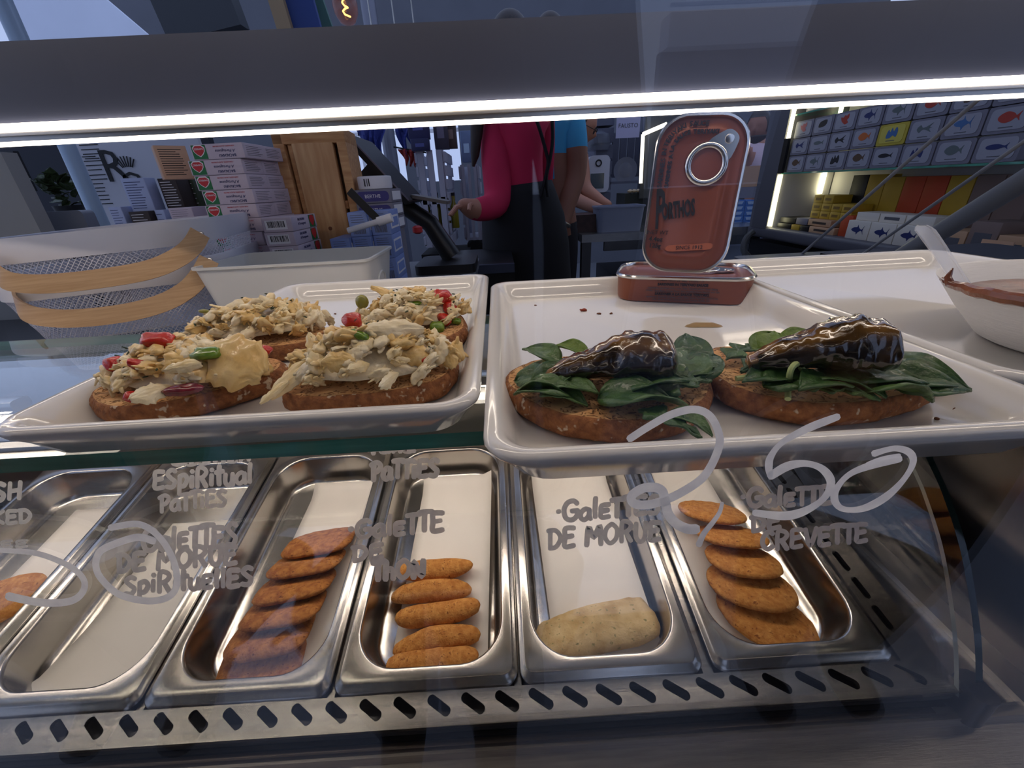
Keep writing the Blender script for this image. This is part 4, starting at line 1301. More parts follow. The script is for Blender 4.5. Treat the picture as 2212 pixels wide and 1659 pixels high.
# crust of sauce on the left rim
pts = []
for i in range(22):
    a = math.radians(150+70*i/21)
    pts.append(Vector((.0815*1.06*math.cos(a), .0815*.92*math.sin(a), .0345+.0015*noise.noise(Vector((i*.6, 0, 0))))))
MB().tube(pts, [.0012+.0022*math.sin(math.pi*i/21)*(1+.4*noise.noise(Vector((i, 1, 1)))) for i in range(22)], 8).build('dried_sauce', SAUCE, bw)
MB().tube([pts[3], pts[3]+Vector((-.001, .002, .004)), pts[3]+Vector((.001, .003, .009))], [.0024, .0018, .0004], 8).build('dried_sauce', SAUCE, bw)
one('fish_ball', MB().lathe(bc+Vector((-.028, -.042, .030)), [(.001, -.010), (.007, -.007), (.010, 0), (.007, .007), (.001, .010)], 16), mat('fish_ball_orange', (190, 120, 60), .7, col2=(214, 150, 90), vscale=90, bump=.6, bscale=250), 'golden orange morsel lying in the sauce bowl', 'morsel')
CLEARP = bpy.data.materials.new('clear_plastic'); CLEARP.use_nodes = True
_b = CLEARP.node_tree.nodes['Principled BSDF']
_b.inputs['Base Color'].default_value = (.93, .95, 1, 1); _b.inputs['Roughness'].default_value = .06; _b.inputs['Alpha'].default_value = .32; _b.inputs['Specular IOR Level'].default_value = .8
sp = smooth_open([onx(2114, 676, .292), onx(2096, 642, .285), onx(2060, 590, .278), onx(2020, 530, .271), onx(1990, 488, .266)], 6)
mb = MB(); n = len(sp)
side = Vector((.86, -.5, 0))
rings = []
for i, p in enumerate(sp):
    s = i/(n-1); w = .0034+.0016*s-(.0025*max(0, (s-.93)/.07))
    tng = (sp[min(i+1, n-1)]-sp[max(i-1, 0)]).normalized(); nn = side.cross(tng).normalized()
    prof = [(-1, .0), (-1, .0016), (-.72, .0016), (-.68, .0005), (.68, .0005), (.72, .0016), (1, .0016), (1, 0), (.7, -.0006), (-.7, -.0006)]
    rings.append([p+side*(w*a)+nn*b for a, b in prof])
mb.loft(rings, True, True)
one('plastic_spoon', mb, CLEARP, 'clear plastic spoon handle sticking up out of the sauce bowl', 'spoon')

# ------------------------------------------------------------------ rear counter with baskets, bin, cartons
CNT = mat('grey_counter', (92, 94, 100), .4, var=.05, vscale=6)
CZ = -.215
one('rear_counter', MB().box((-.605, 1.03, CZ-.01), (1.07, .82, .02)).box((-.605, 1.06, (CZ-.02+FZ)/2), (1.03, .74, CZ-.02-FZ)), CNT, 'grey rear counter carrying the baskets, cartons and wooden box', 'counter')
WMET = mat('white_enamel_metal', (216, 216, 224), .35, var=.02, vscale=20)
BEND = mat('bent_birch', (176, 140, 100), .5, col2=(194, 160, 120), vscale=10, stretch=(2, 2, 40), bump=.06, bscale=60)
def basket(cx, cy, z0, w, d, h, rot, label, hand_px, tiltx=0.0):
    t = thing('wire_basket', label, 'basket', (cx, cy, z0), 'stacked wire baskets', (0, tiltx, rot))
    def ring(k, z, ins=0, seg=10): return [Vector((x, y, z)) for x, y in rrect(w*k-2*ins, d*k-2*ins, .075*k, seg)]
    kb = .80
    bh = .030
    mb = MB().loft([ring(1, h), ring(1, h, -.002), ring(1.0, h-.002, -.0025), ring(.985, h-bh, -.0015), ring(.985, h-bh, .0005), ring(1, h-.001, .001), ring(1, h, 0)])
    mb.build('rim_band', WMET, t)
    # expanded metal wall: crossing diagonal strands, one lattice
    lat = MB(); n = 150
    def wallp(u, v):
        k = kb+(.985-kb)*v
        P = rr_param(w*k, d*k, .075*k, u)
        return Vector((P[0], P[1], v*(h-bh)))
    for sgn in (1, -1):
        for i in range(n):
            pts = [wallp((i/n+sgn*.12*q/6) % 1, q/6) for q in range(7)]
            nn = len(lat.v)
            for p in pts:
                r = Vector((p.x, p.y, 0)).normalized()
                tg = Vector((-r.y, r.x, 0))*.00055
                lat.v += [p-tg+r*.0004, p+tg+r*.0004, p-r*.0006]
            for q in range(6):
                a = nn+3*q
                lat.face((a, a+1, a+4, a+3)); lat.face((a+1, a+2, a+5, a+4)); lat.face((a+2, a, a+3, a+5))
    o = lat.build('mesh_wall', WMET, t); o['kind'] = 'stuff'
    mb = MB().loft([ring(kb, 0), ring(kb, .002), ring(kb*.9, .002)], True, True); mb.build('basket_floor', WMET, t)
    # bent wood handle folded down in front
    H_ = smooth_open([ony(x, y, Y) for x, y, Y in hand_px], 6)
    inv = (Matrix.Translation((cx, cy, z0)) @ Matrix.Rotation(rot, 4, 'Z') @ Matrix.Rotation(tiltx, 4, 'Y')).inverted()
    hb = MB(); rings = []
    nH = len(H_)
    for i, p in enumerate(H_):
        tng = (H_[min(i+1, nH-1)]-H_[max(i-1, 0)]).normalized()
        upv = (Vector((0, .25, 1))-tng*tng.dot(Vector((0, .25, 1)))).normalized()
        nn = tng.cross(upv)
        hw = .0112
        rings.append([inv @ (p+upv*a*hw+nn*b) for a, b in ((-1, -.0015), (1, -.0015), (1, .0015), (-1, .0015))])
    hb.loft(rings, True, True)
    o = hb.build('bent_wood_handle', BEND, t, True, 50)
    p0 = inv @ H_[1]
    MB().lathe(p0, [(.0035, -.006), (.0035, -.003), (.002, -.002)], 12, rot=Matrix.Rotation(math.pi/2, 3, 'X')).build('rivet', ALU, o)
    return t
def rr_param(w, h, r, u):
    """point on rounded rectangle perimeter"""
    sx, sy = w-2*r, h-2*r
    per = 2*sx+2*sy+2*math.pi*r
    d = (u % 1)*per
    q = math.pi*r/2
    segs = [('l', sx), ('a', q), ('l', sy), ('a', q), ('l', sx), ('a', q), ('l', sy), ('a', q)]
    pts = [(-sx/2, -h/2), None, (w/2, -sy/2), None, (sx/2, h/2), None, (-w/2, sy/2), None]
    dirs = [(1, 0), None, (0, 1), None, (-1, 0), None, (0, -1), None]
    cen = [None, (sx/2, -sy/2, -90), None, (sx/2, sy/2, 0), None, (-sx/2, sy/2, 90), None, (-sx/2, -sy/2, 180)]
    for k, (ty, L) in enumerate(segs):
        if d <= L+1e-9:
            if ty == 'l': return (pts[k][0]+dirs[k][0]*d, pts[k][1]+dirs[k][1]*d)
            a = math.radians(cen[k][2])+d/r
            return (cen[k][0]+r*math.cos(a), cen[k][1]+r*math.sin(a))
        d -= L
    return (-sx/2, -h/2)
RB = math.radians(13)
basket(-.560, .700, CZ+.001, .292, .27, .140, RB, 'white wire basket at the bottom of the stack, wooden handle folded down',
       [(452, 560, .585), (436, 590, .575), (405, 625, .562), (350, 655, .55), (270, 676, .535), (160, 688, .52), (75, 682, .515), (38, 660, .525), (36, 640, .56)], math.radians(-2))
basket(-.566, .700, CZ+.048, .300, .28, .140, RB, 'white wire basket on top of the stack, nested in the lower one',
       [(432, 503, .592), (416, 530, .58), (385, 556, .566), (325, 582, .55), (230, 600, .535), (110, 613, .52), (30, 610, .51), (-2, 592, .515), (-12, 560, .54)], math.radians(-2.5))
PLW = mat('translucent_white_plastic', (208, 207, 202), .4, var=.02, vscale=8, sss=.1, sss_r=(1, 1, 1), sss_s=.01)
bn = thing('plastic_bin', 'white plastic storage bin beside the baskets, empty', 'bin', (-.283, .62, CZ))
def ring(w, d, z, r=.016): return [Vector((x, y, z)) for x, y in rrect(w, d, r, 5)]
hB = .1385
mb = MB().loft([ring(.185, .10, 0), ring(.188, .103, .004), ring(.226, .137, hB-.004), ring(.232, .143, hB-.003), ring(.232, .143, hB), ring(.2245, .1355, hB), ring(.186, .101, .006)], True, True)
mb.build('bin_shell', PLW, bn)
mb = MB().tube([Vector((.118-.012, -.026+.0*i, hB-.045)) if False else Vector((.1085+.0012*math.sin(a), .020*math.cos(a), hB-.040+.013*math.sin(a)*1.0)) for i in range(20) for a in [2*math.pi*i/20]], .0016, 6, closed=True)
mb.build('handle_rim', PLW, bn)
# printed cartons
CARD_W = mat('white_carton', (196, 182, 194), .6, var=.02, vscale=8)
CARD_WB = mat('bluish_carton', (170, 184, 222), .6, var=.03, vscale=8)
CARD_B = mat('dark_brown_carton', (52, 42, 40), .6)
CARD_T = mat('tan_carton', (206, 164, 132), .6, var=.03, vscale=10)
CARD_G = mat('olive_carton', (58, 74, 50), .6)
PR_G = mat('print_green', (20, 108, 58), .5)
PR_R = mat('print_red', (190, 40, 46), .5)
PR_P = mat('print_purple', (62, 56, 120), .5)
PR_W = mat('print_white', (230, 228, 232), .5)
PR_N = mat('print_navy', (44, 52, 100), .5)
def carton(name, label, cat, group, loc, dims, m_, rot=(0, 0, 0), lean=None):
    """closed carton with soft edges, base centre at loc"""
    t = thing(name, label, cat, loc, group, rot)
    MB().rbox((0, 0, dims[2]/2), dims, .0015, m=0, bev=.0008).build('carton_shell', m_, t, True, 50)
    return t
def lines(t, x0, x1, z0, z1, y, n, m_, seed=0, th=.0009, axis='y', frac=.35):
    """rows of fine print as raised strips"""
    rnd = random.Random(seed); mb = MB()
    for i in range(n):
        z = z1+(z0-z1)*(i+.5)/n
        L = (x1-x0)*rnd.uniform(1-frac, 1)
        if axis == 'y': mb.box((x0+L/2, y, z), (L, .0003, th))
        else: mb.box((y, x0+L/2, z), (.0003, L, th))
    o = mb.build('fine_print', m_, t, False); return o
# stack of salt cod cartons: two boxes deep per row, long sides towards the customer
BL, BD, BH = .089, .064, .0225
ROWN = ['bottom', 'second from bottom', 'third from bottom', 'fourth from bottom', 'fifth from bottom', 'sixth from bottom', 'fourth from top', 'third from top', 'second from top', 'top']
base = Vector((-.4625, .833, CZ))
logo_pts = [Vector((x, y)) for x, y in ((-.011, .006), (-.006, .010), (.006, .010), (.011, .006), (.010, .0), (.006, -.005), (0, -.009), (-.006, -.005), (-.010, .0))]
def cod_box(loc, rz, label, flip=True, ends=False):
    t = carton('salt_cod_carton', label, 'carton', 'salt cod cartons', loc, (BL, BD, BH), CARD_W, (0, 0, rz))
    y = -BD/2-.0002
    MB().box((-.030, y, BH/2), (.024, .0003, BH-.002)).build('green_panel', PR_G, t, False)
    k = -1 if flip else 1
    MB().prism([Vector((-.030+p[0]*.95, y-.0002, BH/2+.001+k*-p[1]*.92)) for p in logo_pts], (0, -.0002, 0)).build('logo_rim', PR_W, t, False)
    MB().prism([Vector((-.030+p[0]*.82, y-.0005, BH/2+.001+k*-p[1]*.78)) for p in logo_pts], (0, -.0002, 0)).build('logo_shield', PR_R, t, False)
    rr = (math.pi/2, math.pi if flip else 0, 0)
    text('RAMIREZ', t, PR_W, (-.030, y-.0009, BH/2+(.0045 if flip else .003)), rr, .0038, ext=.0001)
    text('BACALHAU', t, PR_N, (.016, y-.0003, BH*.22), rr, .0056, ext=.0001, bold=.0001)
    text('A Portuguesa', t, PR_N, (.014, y-.0003, BH*.52), rr, .0062, ext=.0001, shear=.35)
    text('COM AZEITE, ALHO E PIRI-PIRI', t, PR_R, (.013, y-.0003, BH*.82), rr, .0027, ext=.0001)
    lines(t, -BD*.36, BD*.36, BH*.15, BH*.85, BL/2+.0002, 6, INK_G, int(abs(loc[2])*1e4), .0006, 'x', .3)
    return t
cod_box._n = 0
n = 0
for r in range(13):
    dx = [0, .002, -.001, .001, -.002, .001, -.003, .001, -.002, .001, -.003, -.005, .006][r]
    for dpt in range(2):
        cod_box((base.x+dx+.0*dpt, base.y+dpt*(BD+.002), CZ+r*(BH+.0006)), math.radians(-2+[0, 1, -1, .5, 0, 1, -1, 0, 1, -1, 0, 1, -1][r]),
                'white salt cod carton, %s row from the top, %s of its pair' % (ORD[12-r], 'front one' if dpt == 0 else 'rear one'))
for r in range(8):
    lab = 'white salt cod carton with barcode end, %s from the top of the short stack' % ORD[7-r]
    t = carton('salt_cod_carton', lab, 'carton', 'short stack of cartons', (-.376+.0015*(r % 2), .815, CZ+r*(BH+.0006)), (.050, .108, BH), CARD_W, (0, 0, math.radians(1)))
    y = -.054-.0002
    MB().box((-.002, y, BH/2), (.036, .0003, BH*.66)).build('barcode_patch', PR_W, t, False)
    mb = MB(); rnd = random.Random(r)
    x = -.016
    while x < .013:
        w = rnd.choice((.0006, .001, .0016)); mb.box((x+w/2, y-.0002, BH*.54), (w, .0003, BH*.44)); x += w+rnd.choice((.0007, .0012))
    mb.build('barcode', INK, t, False)
    x = .025+.0002
    MB().box((x, .032, BH/2), (.0003, .026, BH-.002)).build('green_panel', PR_G, t, False)
    MB().prism([Vector((x+.0003, .032+p[0], BH/2+p[1])) for p in logo_pts], (.0002, 0, 0)).build('logo_shield', PR_R, t, False)
    text('BACALHAU', t, PR_N, (x+.0002, -.015, BH*.75), (math.pi/2, 0, math.pi/2), .0056, ext=.0001, bold=.0001)
    text('A Portuguesa', t, PR_N, (x+.0002, -.015, BH*.45), (math.pi/2, 0, math.pi/2), .0062, ext=.0001, shear=.35)
# mixed cartons on the left, seen as faces at given pixels
def px_carton(label, q, Y, dep, m_, side_m=None, pr=INK, nl=7, rz=0.0, rx=0.0, supp=True):
    """carton whose front face spans pixels q=(x0,y0,x1,y1) at depth Y"""
    a = ony(q[0], q[1], Y); b = ony(q[2], q[3], Y)
    w = abs(b.x-a.x); h = abs(a.z-b.z)
    t = carton('tinned_fish_carton', label, 'carton', 'mixed cartons left of the cod cartons', ((a.x+b.x)/2, Y+dep/2, b.z), (w, dep, h), m_, (rx, 0, rz))
    lines(t, -w*.40, w*.40, h*.1, h*.92, -dep/2-.0002, nl, pr, int(q[0]), h*.020)
    return t
px_carton('tan tinned fish carton on top of the left pile, turned at an angle', (318, 316, 402, 386), .86, .035, CARD_T, nl=12, rz=math.radians(40))
px_carton('pale blue tinned fish carton with fine print, leaning in the left pile', (258, 386, 338, 458), .92, .03, CARD_WB, pr=PR_N, nl=11)
px_carton('dark brown tinned fish carton in the left pile', (338, 386, 402, 452), .94, .05, CARD_B, pr=PR_W, nl=10)
px_carton('blue tinned fish carton at the left foot of the pile', (232, 448, 282, 500), .90, .04, CARD_WB, pr=PR_N, nl=8)
px_carton('dark carton with white print at the foot of the left pile', (276, 458, 338, 505), .89, .05, CARD_B, pr=PR_W, nl=7)
px_carton('small bluish white carton half hidden at the foot of the left pile', (332, 454, 372, 505), .90, .05, CARD_WB, pr=PR_N, nl=4)
px_carton('flat white carton lying right at the foot of the left pile', (362, 450, 424, 480), .87, .07, CARD_W, pr=INK_G, nl=6)
px_carton('dark flat carton under the white one in the left pile', (362, 482, 430, 512), .875, .07, CARD_B, pr=PR_W, nl=3)
px_carton('olive carton just left of the cod cartons', (400, 386, 436, 450), .98, .05, CARD_G, pr=PR_W, nl=5)

# pine box
PINE = mat('pine_wood', (190, 140, 92), .55, col2=(216, 172, 122), vscale=6, stretch=(14, 14, 1.6), bump=.1, bscale=30, detail=6)
PINE2 = mat('pine_wood_end', (176, 122, 74), .55, col2=(206, 158, 106), vscale=8, stretch=(2, 16, 16), bump=.1, bscale=30)
KNOT = mat('pine_knot', (116, 66, 36), .6)
pb = thing('pine_box', 'open pine wood box standing on its side beside the blue cartons', 'wooden box', (-.352, 1.005, CZ), None, (0, 0, math.radians(6)))
def plank(c, d, m_, nm='plank', par=pb):
    return MB().rbox(c, d, .002, bev=.001).build(nm, m_, par, True, 50)
HB = .335
plank((-.012, -.040, HB/2-.012), (.078, .020, HB-.026), PINE)
plank((-.075, .01, HB/2), (.020, .12, HB), PINE2)
plank((-.050, -.028, HB/2), (.022, .030, HB), PINE2)
plank((-.016, .01, HB-.014), (.138, .12, .026), PINE2)
plank((-.016, .01, .012), (.138, .12, .024), PINE2)
for i in range(2):
    plank((-.035+.05*i, .062, HB/2), (.046, .012, HB-.05), PINE)
plank((.044, .01, HB/2), (.018, .12, HB-.05), PINE2)
plank((-.014, .01, HB*.58), (.094, .1, .016), PINE2)
for x, y, z in ((-.012, -.0502, .15), (-.02, .0558, .22), (.03, .0558, .24), (.03, -.0502, .06)):
    MB().lathe((x, y, z), [(.004, 0), (.004, .0008)], 12, rot=Matrix.Rotation(math.pi/2, 3, 'X')).build('knot', KNOT, pb)
# little labelled tins on top of the box
for i in range(7):
    col = [(80, 66, 120), (96, 90, 130), (88, 80, 130), (110, 100, 90), (150, 92, 50), (60, 48, 70), (120, 120, 52)][i]
    t = carton('small_carton', '%s small coloured carton from the left on top of the pine box' % ORD[i], 'carton', 'small cartons on the pine box', (-.425+.0195*i, .990+.002*i, CZ+HB), (.018, .05, .045), mat('smallbox_%d' % i, col, .5))
    MB().box((0, -.0252, .024), (.014, .0004, .026)).build('picture_label', PR_W if i < 4 else PR_P, t, False)
# blue cartons (barcode ends to the front) and purple ones
BLUEC = mat('light_blue_carton', (128, 150, 206), .55, var=.04, vscale=8)
GREYC = mat('grey_lilac_carton', (120, 118, 130), .55)
def blue_box(label, cx, cy, cz, w, d, h, m_=BLUEC, grp='light blue tin cartons', bars=True, rz=0.0):
    t = carton('tin_carton', label, 'carton', grp, (cx, cy, cz), (w, d, h), m_, (0, 0, rz))
    if bars:
        mb = MB(); rnd = random.Random(label); x = -w*.32
        while x < w*.30:
            k = rnd.choice((.0007, .0012)); mb.box((x+k/2, -d/2-.0002, h*.28), (k, .0003, h*.34)); x += k+.0009
        mb.build('barcode', INK_G, t, False)
        lines(t, -w*.35, w*.35, h*.55, h*.92, -d/2-.0002, 4, INK_G, 5, .0008)
    mb = MB()
    mb.box((w/2+.0002, 0, h*.5), (.0003, d*.8, h*.55)); mb.build('side_label', PR_W, t, False)
    mb = MB().box((w/2+.0005, 0, h*.5), (.0003, d*.66, h*.38)); mb.build('side_label_inset', m_, t, False)
    return t
bx, by = -.300, .872
COLN = ['left', 'middle', 'right']
for r in range(4):
    for c_ in range(3):
        if r == 3 and c_ == 0: continue
        zz = CZ+r*.0435+.010
        blue_box('light blue carton in the %s column, %s row of the blue block' % (COLN[c_], ['bottom', 'second', 'third', 'top'][r]), bx+c_*.0375, by+.012*c_, zz, .0365, .085, .043)
one('cardboard_tray', MB().box((bx+.045, by+.03, CZ+.005), (.17, .16, .010)), mat('kraft_board', (150, 108, 70), .7), 'brown cardboard base under the blue cartons', 'board')
for r in range(3):
    t = carton('tin_carton', 'purple labelled flat carton, %s of three behind the blue cartons' % ['lowest', 'middle', 'topmost'][r], 'carton', 'purple labelled cartons', (-.252, .985, CZ+.142+r*.0265), (.076, .08, .026), GREYC, (0, 0, math.radians(-4)))
    MB().rbox((0, -.0402, .013), (.068, .0006, .019), .008, axis=1).build('label_oval', PR_P, t, False)
    text('BERTHE', t, PR_W, (0, -.0408, .013), (math.pi/2, 0, 0), .0095, ext=.0002)
    MB().box((.0383, 0, .013), (.0005, .06, .017)).build('side_label', PR_W, t, False)
one('carton_plinth', MB().box((-.252, .985, CZ+.071), (.072, .075, .142)), GREYC, 'grey carton under the purple labelled cartons', 'carton')
t = thing('tape_roll', 'white roll wrapped in paper on top of the purple cartons', 'roll', (-.256, .985, CZ+.2220))
MB().lathe((0, 0, 0), [(.034, 0), (.035, .002), (.035, .022), (.033, .024), (.018, .024), (.017, .003)], 32).build('roll_body', PR_W, t)
MB().box((-.012, -.0352, .012), (.002, .0006, .014)).box((-.007, -.0352, .012), (.001, .0006, .014)).box((-.003, -.0352, .012), (.002, .0006, .014)).build('barcode', INK, t)
t = one('shelf_label_stick', MB().box((0, 0, 0), (.075, .002, .014), rot=Matrix.Rotation(math.radians(50), 3, 'Y')), INK, 'black price strip leaning over the blue cartons', 'price strip')
t.location = ony(790, 448, .83)
o = thing('paper_tube', 'white paper tube lying across the blue cartons', 'tube', ony(800, 483, .80))
MB().cyl((-.042, 0, -.010), (.030, .0, .006), .005, 12).build('tube_body', PR_W, o)
MB().cyl((.014, 0, .0025), (.040, .0, .0082), .0078, 14).build('tube_cap', PR_W, o)

# POS screen seen from the side
pos = thing('pos_terminal', 'black tilted point of sale screen on a stand, seen from the side', 'screen', (-.185, 1.28, CZ))
A = ony(772, 300, 1.28)-pos.location; B = ony(898, 436, 1.28)-pos.location
mid = (A+B)/2; L = (A-B).length; angp = math.atan2(A.z-B.z, B.x-A.x)
Rp = Matrix.Rotation(angp, 3, 'Y')
MB().rbox(mid, (L, .24, .014), .004, rot=Rp, axis=1).build('screen_body', BLACK, pos)
MB().box(mid+Rp @ Vector((0, -.1205, .0078)), (L*.97, .002, .0035), rot=Rp).build('bezel_edge', mat('lilac_grey_bezel', (128, 124, 140), .35, .4), pos)
MB().rbox(mid+Rp @ Vector((.02, .02, -.03)), (L*.55, .14, .05), .01, rot=Rp, axis=1).build('rear_housing', BLACK, pos)
Bk = B+Vector((.03, 0, -.03))
MB().tube([mid+Rp @ Vector((.03, .02, -.05)), Bk+Vector((0, .02, -.03)), Vector((.04, .02, .03))], [.022, .026, .03], 12).build('stand_neck', BLACK, pos)
MB().rbox((.03, .0, .012), (.17, .20, .024), .02).build('stand_base', BLACK, pos)
MB().rbox(B+Vector((.045, 0, .005)), (.10, .10, .008), .01, rot=Matrix.Rotation(math.radians(12), 3, 'Y')).build('card_tray', mat('taupe_plate', (112, 104, 98), .5), pos)
one('red_cap', MB().lathe((0, 0, 0), [(.006, 0), (.013, .004), (.013, .016), (.006, .020)], 14), PR_R, 'small red cap below the point of sale screen', 'cap').location = ony(903, 505, 1.15)
# ------------------------------------------------------------------ right hand fish shelf (faces the aisle along x = 1.33)
FX = 1.33
GREYF = mat('grey_lacquer_frame', (88, 88, 96), .45, var=.03, vscale=5)
INNERW = mat('shelf_inner_white', (190, 188, 190), .6)
LEDY = mat('shelf_led', (255, 250, 220), .4, emit=(255, 246, 196), estr=7.0)
unit = thing('tin_shelf', 'grey lacquered shelf unit with glass boards and light strips, full of fish tins', 'shelf unit', (FX+.12, 1.5, FZ))
def up(o): return inpar(o, unit)
up(MB().rbox((FX+.13, 2.20, .08), (.28, .15, .66), .02, axis=0).build('end_panel', GREYF))
up(MB().rbox((FX+.13, 1.45, -.268), (.28, 1.66, .055), .015, axis=1).build('bottom_rail', GREYF))
up(MB().box((FX+.13, 1.5, -.70), (.26, 1.5, .78)).build('plinth', BLACK))
up(MB().box((FX+.262, 1.45, .10), (.012, 1.66, .68)).build('back_panel', INNERW))
up(MB().box((FX+.13, 1.45, .43), (.28, 1.66, .03)).build('top_panel', GREYF))
up(MB().box((FX+.13, 2.117, -.12), (.24, .012, .24)).build('inner_side', INNERW))
for z, nm in ((-.006, 'glass_board'), (.222, 'glass_board')):
    o = up(MB().box((FX+.125, 1.38, z), (.25, 1.46, .006)).build(nm, [GLASS_S, GEDGE], smooth=False))
    for p in o.data.polygons:
        if abs(p.normal.z) < .5: p.material_index = 1
for y, z0, z1, x in ((2.112, -.236, -.010, FX-.004), (2.108, .135, .30, FX-.004), (2.10, -.10, -.010, FX+.20), (2.10, .19, .216, FX+.2)):
    up(MB().box((x, y, (z0+z1)/2), (.010, .014, z1-z0)).build('light_strip', LEDY))
up(MB().box((FX-.004, 2.112, .065), (.012, .03, .14)).build('dark_clip', BLACK))
TINW = mat('lilac_white_tin', (122, 120, 132), .5, var=.02, vscale=10)
TINLAB = mat('white_tin_label', (158, 158, 168), .5)
YEL = mat('yellow_tin', (190, 170, 60), .5)
FCOL = {'red': mat('fish_red', (176, 62, 48), .5), 'navy': mat('fish_navy', (42, 52, 104), .5), 'black': mat('fish_black', (34, 34, 42), .5), 'orange': mat('fish_orange', (196, 104, 50), .5), 'grey': mat('fish_grey', (98, 108, 108), .5), 'blue': mat('fish_blue', (70, 110, 160), .5), 'pink': mat('fish_pink', (186, 96, 100), .5), 'brown': mat('fish_brown', (92, 70, 52), .5)}
def fish_pts(kind):
    if kind == 'fish': return [(-.5, 0), (-.38, .16), (-.1, .26), (.2, .16), (.34, .05), (.52, .22), (.46, 0), (.52, -.2), (.34, -.05), (.15, -.18), (-.12, -.24), (-.38, -.15)]
    if kind == 'tuna': return [(-.5, 0), (-.3, .14), (-.05, .18), (0, .34), (.08, .17), (.34, .04), (.5, .3), (.42, 0), (.5, -.28), (.34, -.04), (.08, -.16), (-.02, -.32), (-.08, -.17), (-.32, -.13)]
    if kind == 'long': return [(-.55, 0), (-.4, .1), (0, .13), (.35, .04), (.52, .16), (.46, 0), (.52, -.14), (.35, -.04), (0, -.12), (-.4, -.1)]
    if kind == 'crab': return [(-.1, -.2), (-.3, -.05), (-.42, .2), (-.2, .16), (-.05, .3), (.1, .24), (.3, .36), (.34, .1), (.2, -.02), (.34, -.2), (.1, -.3)]
    if kind == 'block': return [(-.4, -.2), (.3, -.12), (.38, .26), (-.32, .16)]
    if kind == 'squid': return [(-.5, 0), (-.3, .2), (-.15, .06), (.1, .08), (.48, .26), (.3, .05), (.5, .02), (.3, -.04), (.45, -.22), (.1, -.08), (-.15, -.06), (-.3, -.2)]
    return [(-.4, -.25), (-.3, .2), (-.15, .05), (-.05, .3), (.1, .08), (.25, .3), (.4, .1), (.35, -.25), (.1, -.15), (-.1, -.28)]
FKN = {'fish': 'fish', 'tuna': 'tuna', 'long': 'slender fish', 'crab': 'crab', 'block': 'chequered block', 'squid': 'squid', 'shoal': 'clustered shoal'}
fish_me = {}
def fish_mesh(kind, c, w):
    key = (kind, c)
    if key not in fish_me:
        mb = MB().prism([Vector((0, -p[0]*.052, p[1]*.052)) for p in smooth_closed([Vector(q) for q in fish_pts(kind)], 3)], (-.0006, 0, 0))
        fish_me[key] = mb.mesh('fish_picture', FCOL[c], False)
    return fish_me[key]
tin_me = MB().rbox((0, 0, 0), (.028, .112, .0635), .006, axis=0, seg=3).mesh('tin', TINW, True, 40)
tin_y = MB().rbox((0, 0, 0), (.028, .112, .0635), .006, axis=0, seg=3).mesh('tin', YEL, True, 40)
lab_me = MB().rbox((0, 0, 0), (.001, .092, .050), .010, axis=0, seg=3).mesh('label_panel', TINLAB, True, 40)
lab_y = MB().rbox((0, 0, 0), (.001, .092, .050), .010, axis=0, seg=3).mesh('label_panel', mat('yellow_label', (206, 190, 84), .5), True, 40)
cap_me = MB().box((0, 0, 0), (.0006, .034, .0022)).mesh('caption', INK_G, False)
ROWS = [('top', .163, [('crab', 'pink'), ('block', 'black'), ('crab', 'red'), ('tuna', 'navy'), ('tuna', 'grey'), ('fish', 'red'), ('shoal', 'brown'), ('long', 'black')]),
        ('middle', .097, [('squid', 'navy'), ('long', 'grey'), ('squid', 'black'), ('fish', 'orange'), ('shoal', 'blue'), ('squid', 'grey'), ('tuna', 'blue'), ('fish', 'red')]),
        ('bottom', .030, [('fish', 'brown'), ('tuna', 'grey'), ('shoal', 'black'), ('fish', 'brown'), ('long', 'black'), ('shoal', 'navy'), ('fish', 'grey'), ('long', 'navy')])]
for rn, z, items in ROWS:
    for k, (kd, c) in enumerate(items):
        yl = rn == 'middle' and k == 4
        y = 2.03-.1165*k
        t = thing('fish_tin', '%s tin with %s %s picture, %s from far end, %s row' % ('yellow' if yl else 'white', c, FKN[kd], ORD[k], rn), 'tin', (FX+.02, y, z-.0325), 'fish tins on the upper glass board')
        link('tin_box', tin_y if yl else tin_me, t, (0, 0, .0325))
        link('label_panel', lab_y if yl else lab_me, t, (-.0147, 0, .0335))
        link('fish_picture', fish_mesh(kd, c, 1), t, (-.0152, 0, .037))
        link('caption', cap_me, t, (-.0154, 0, .0145))
for k in range(8):
    y = 2.03-.1165*k
    t = thing('fish_tin', 'dark lilac tin, %s from the far end on the top glass board' % ORD[k], 'tin', (FX+.05, y, .2255), 'fish tins on the top glass board')
    link('tin_box', tin_me, t, (0, 0, .0325)); link('label_panel', lab_me, t, (-.0147, 0, .0335))
    link('fish_picture', fish_mesh('shoal' if k % 2 else 'fish', 'grey', 1), t, (-.0152, 0, .037))
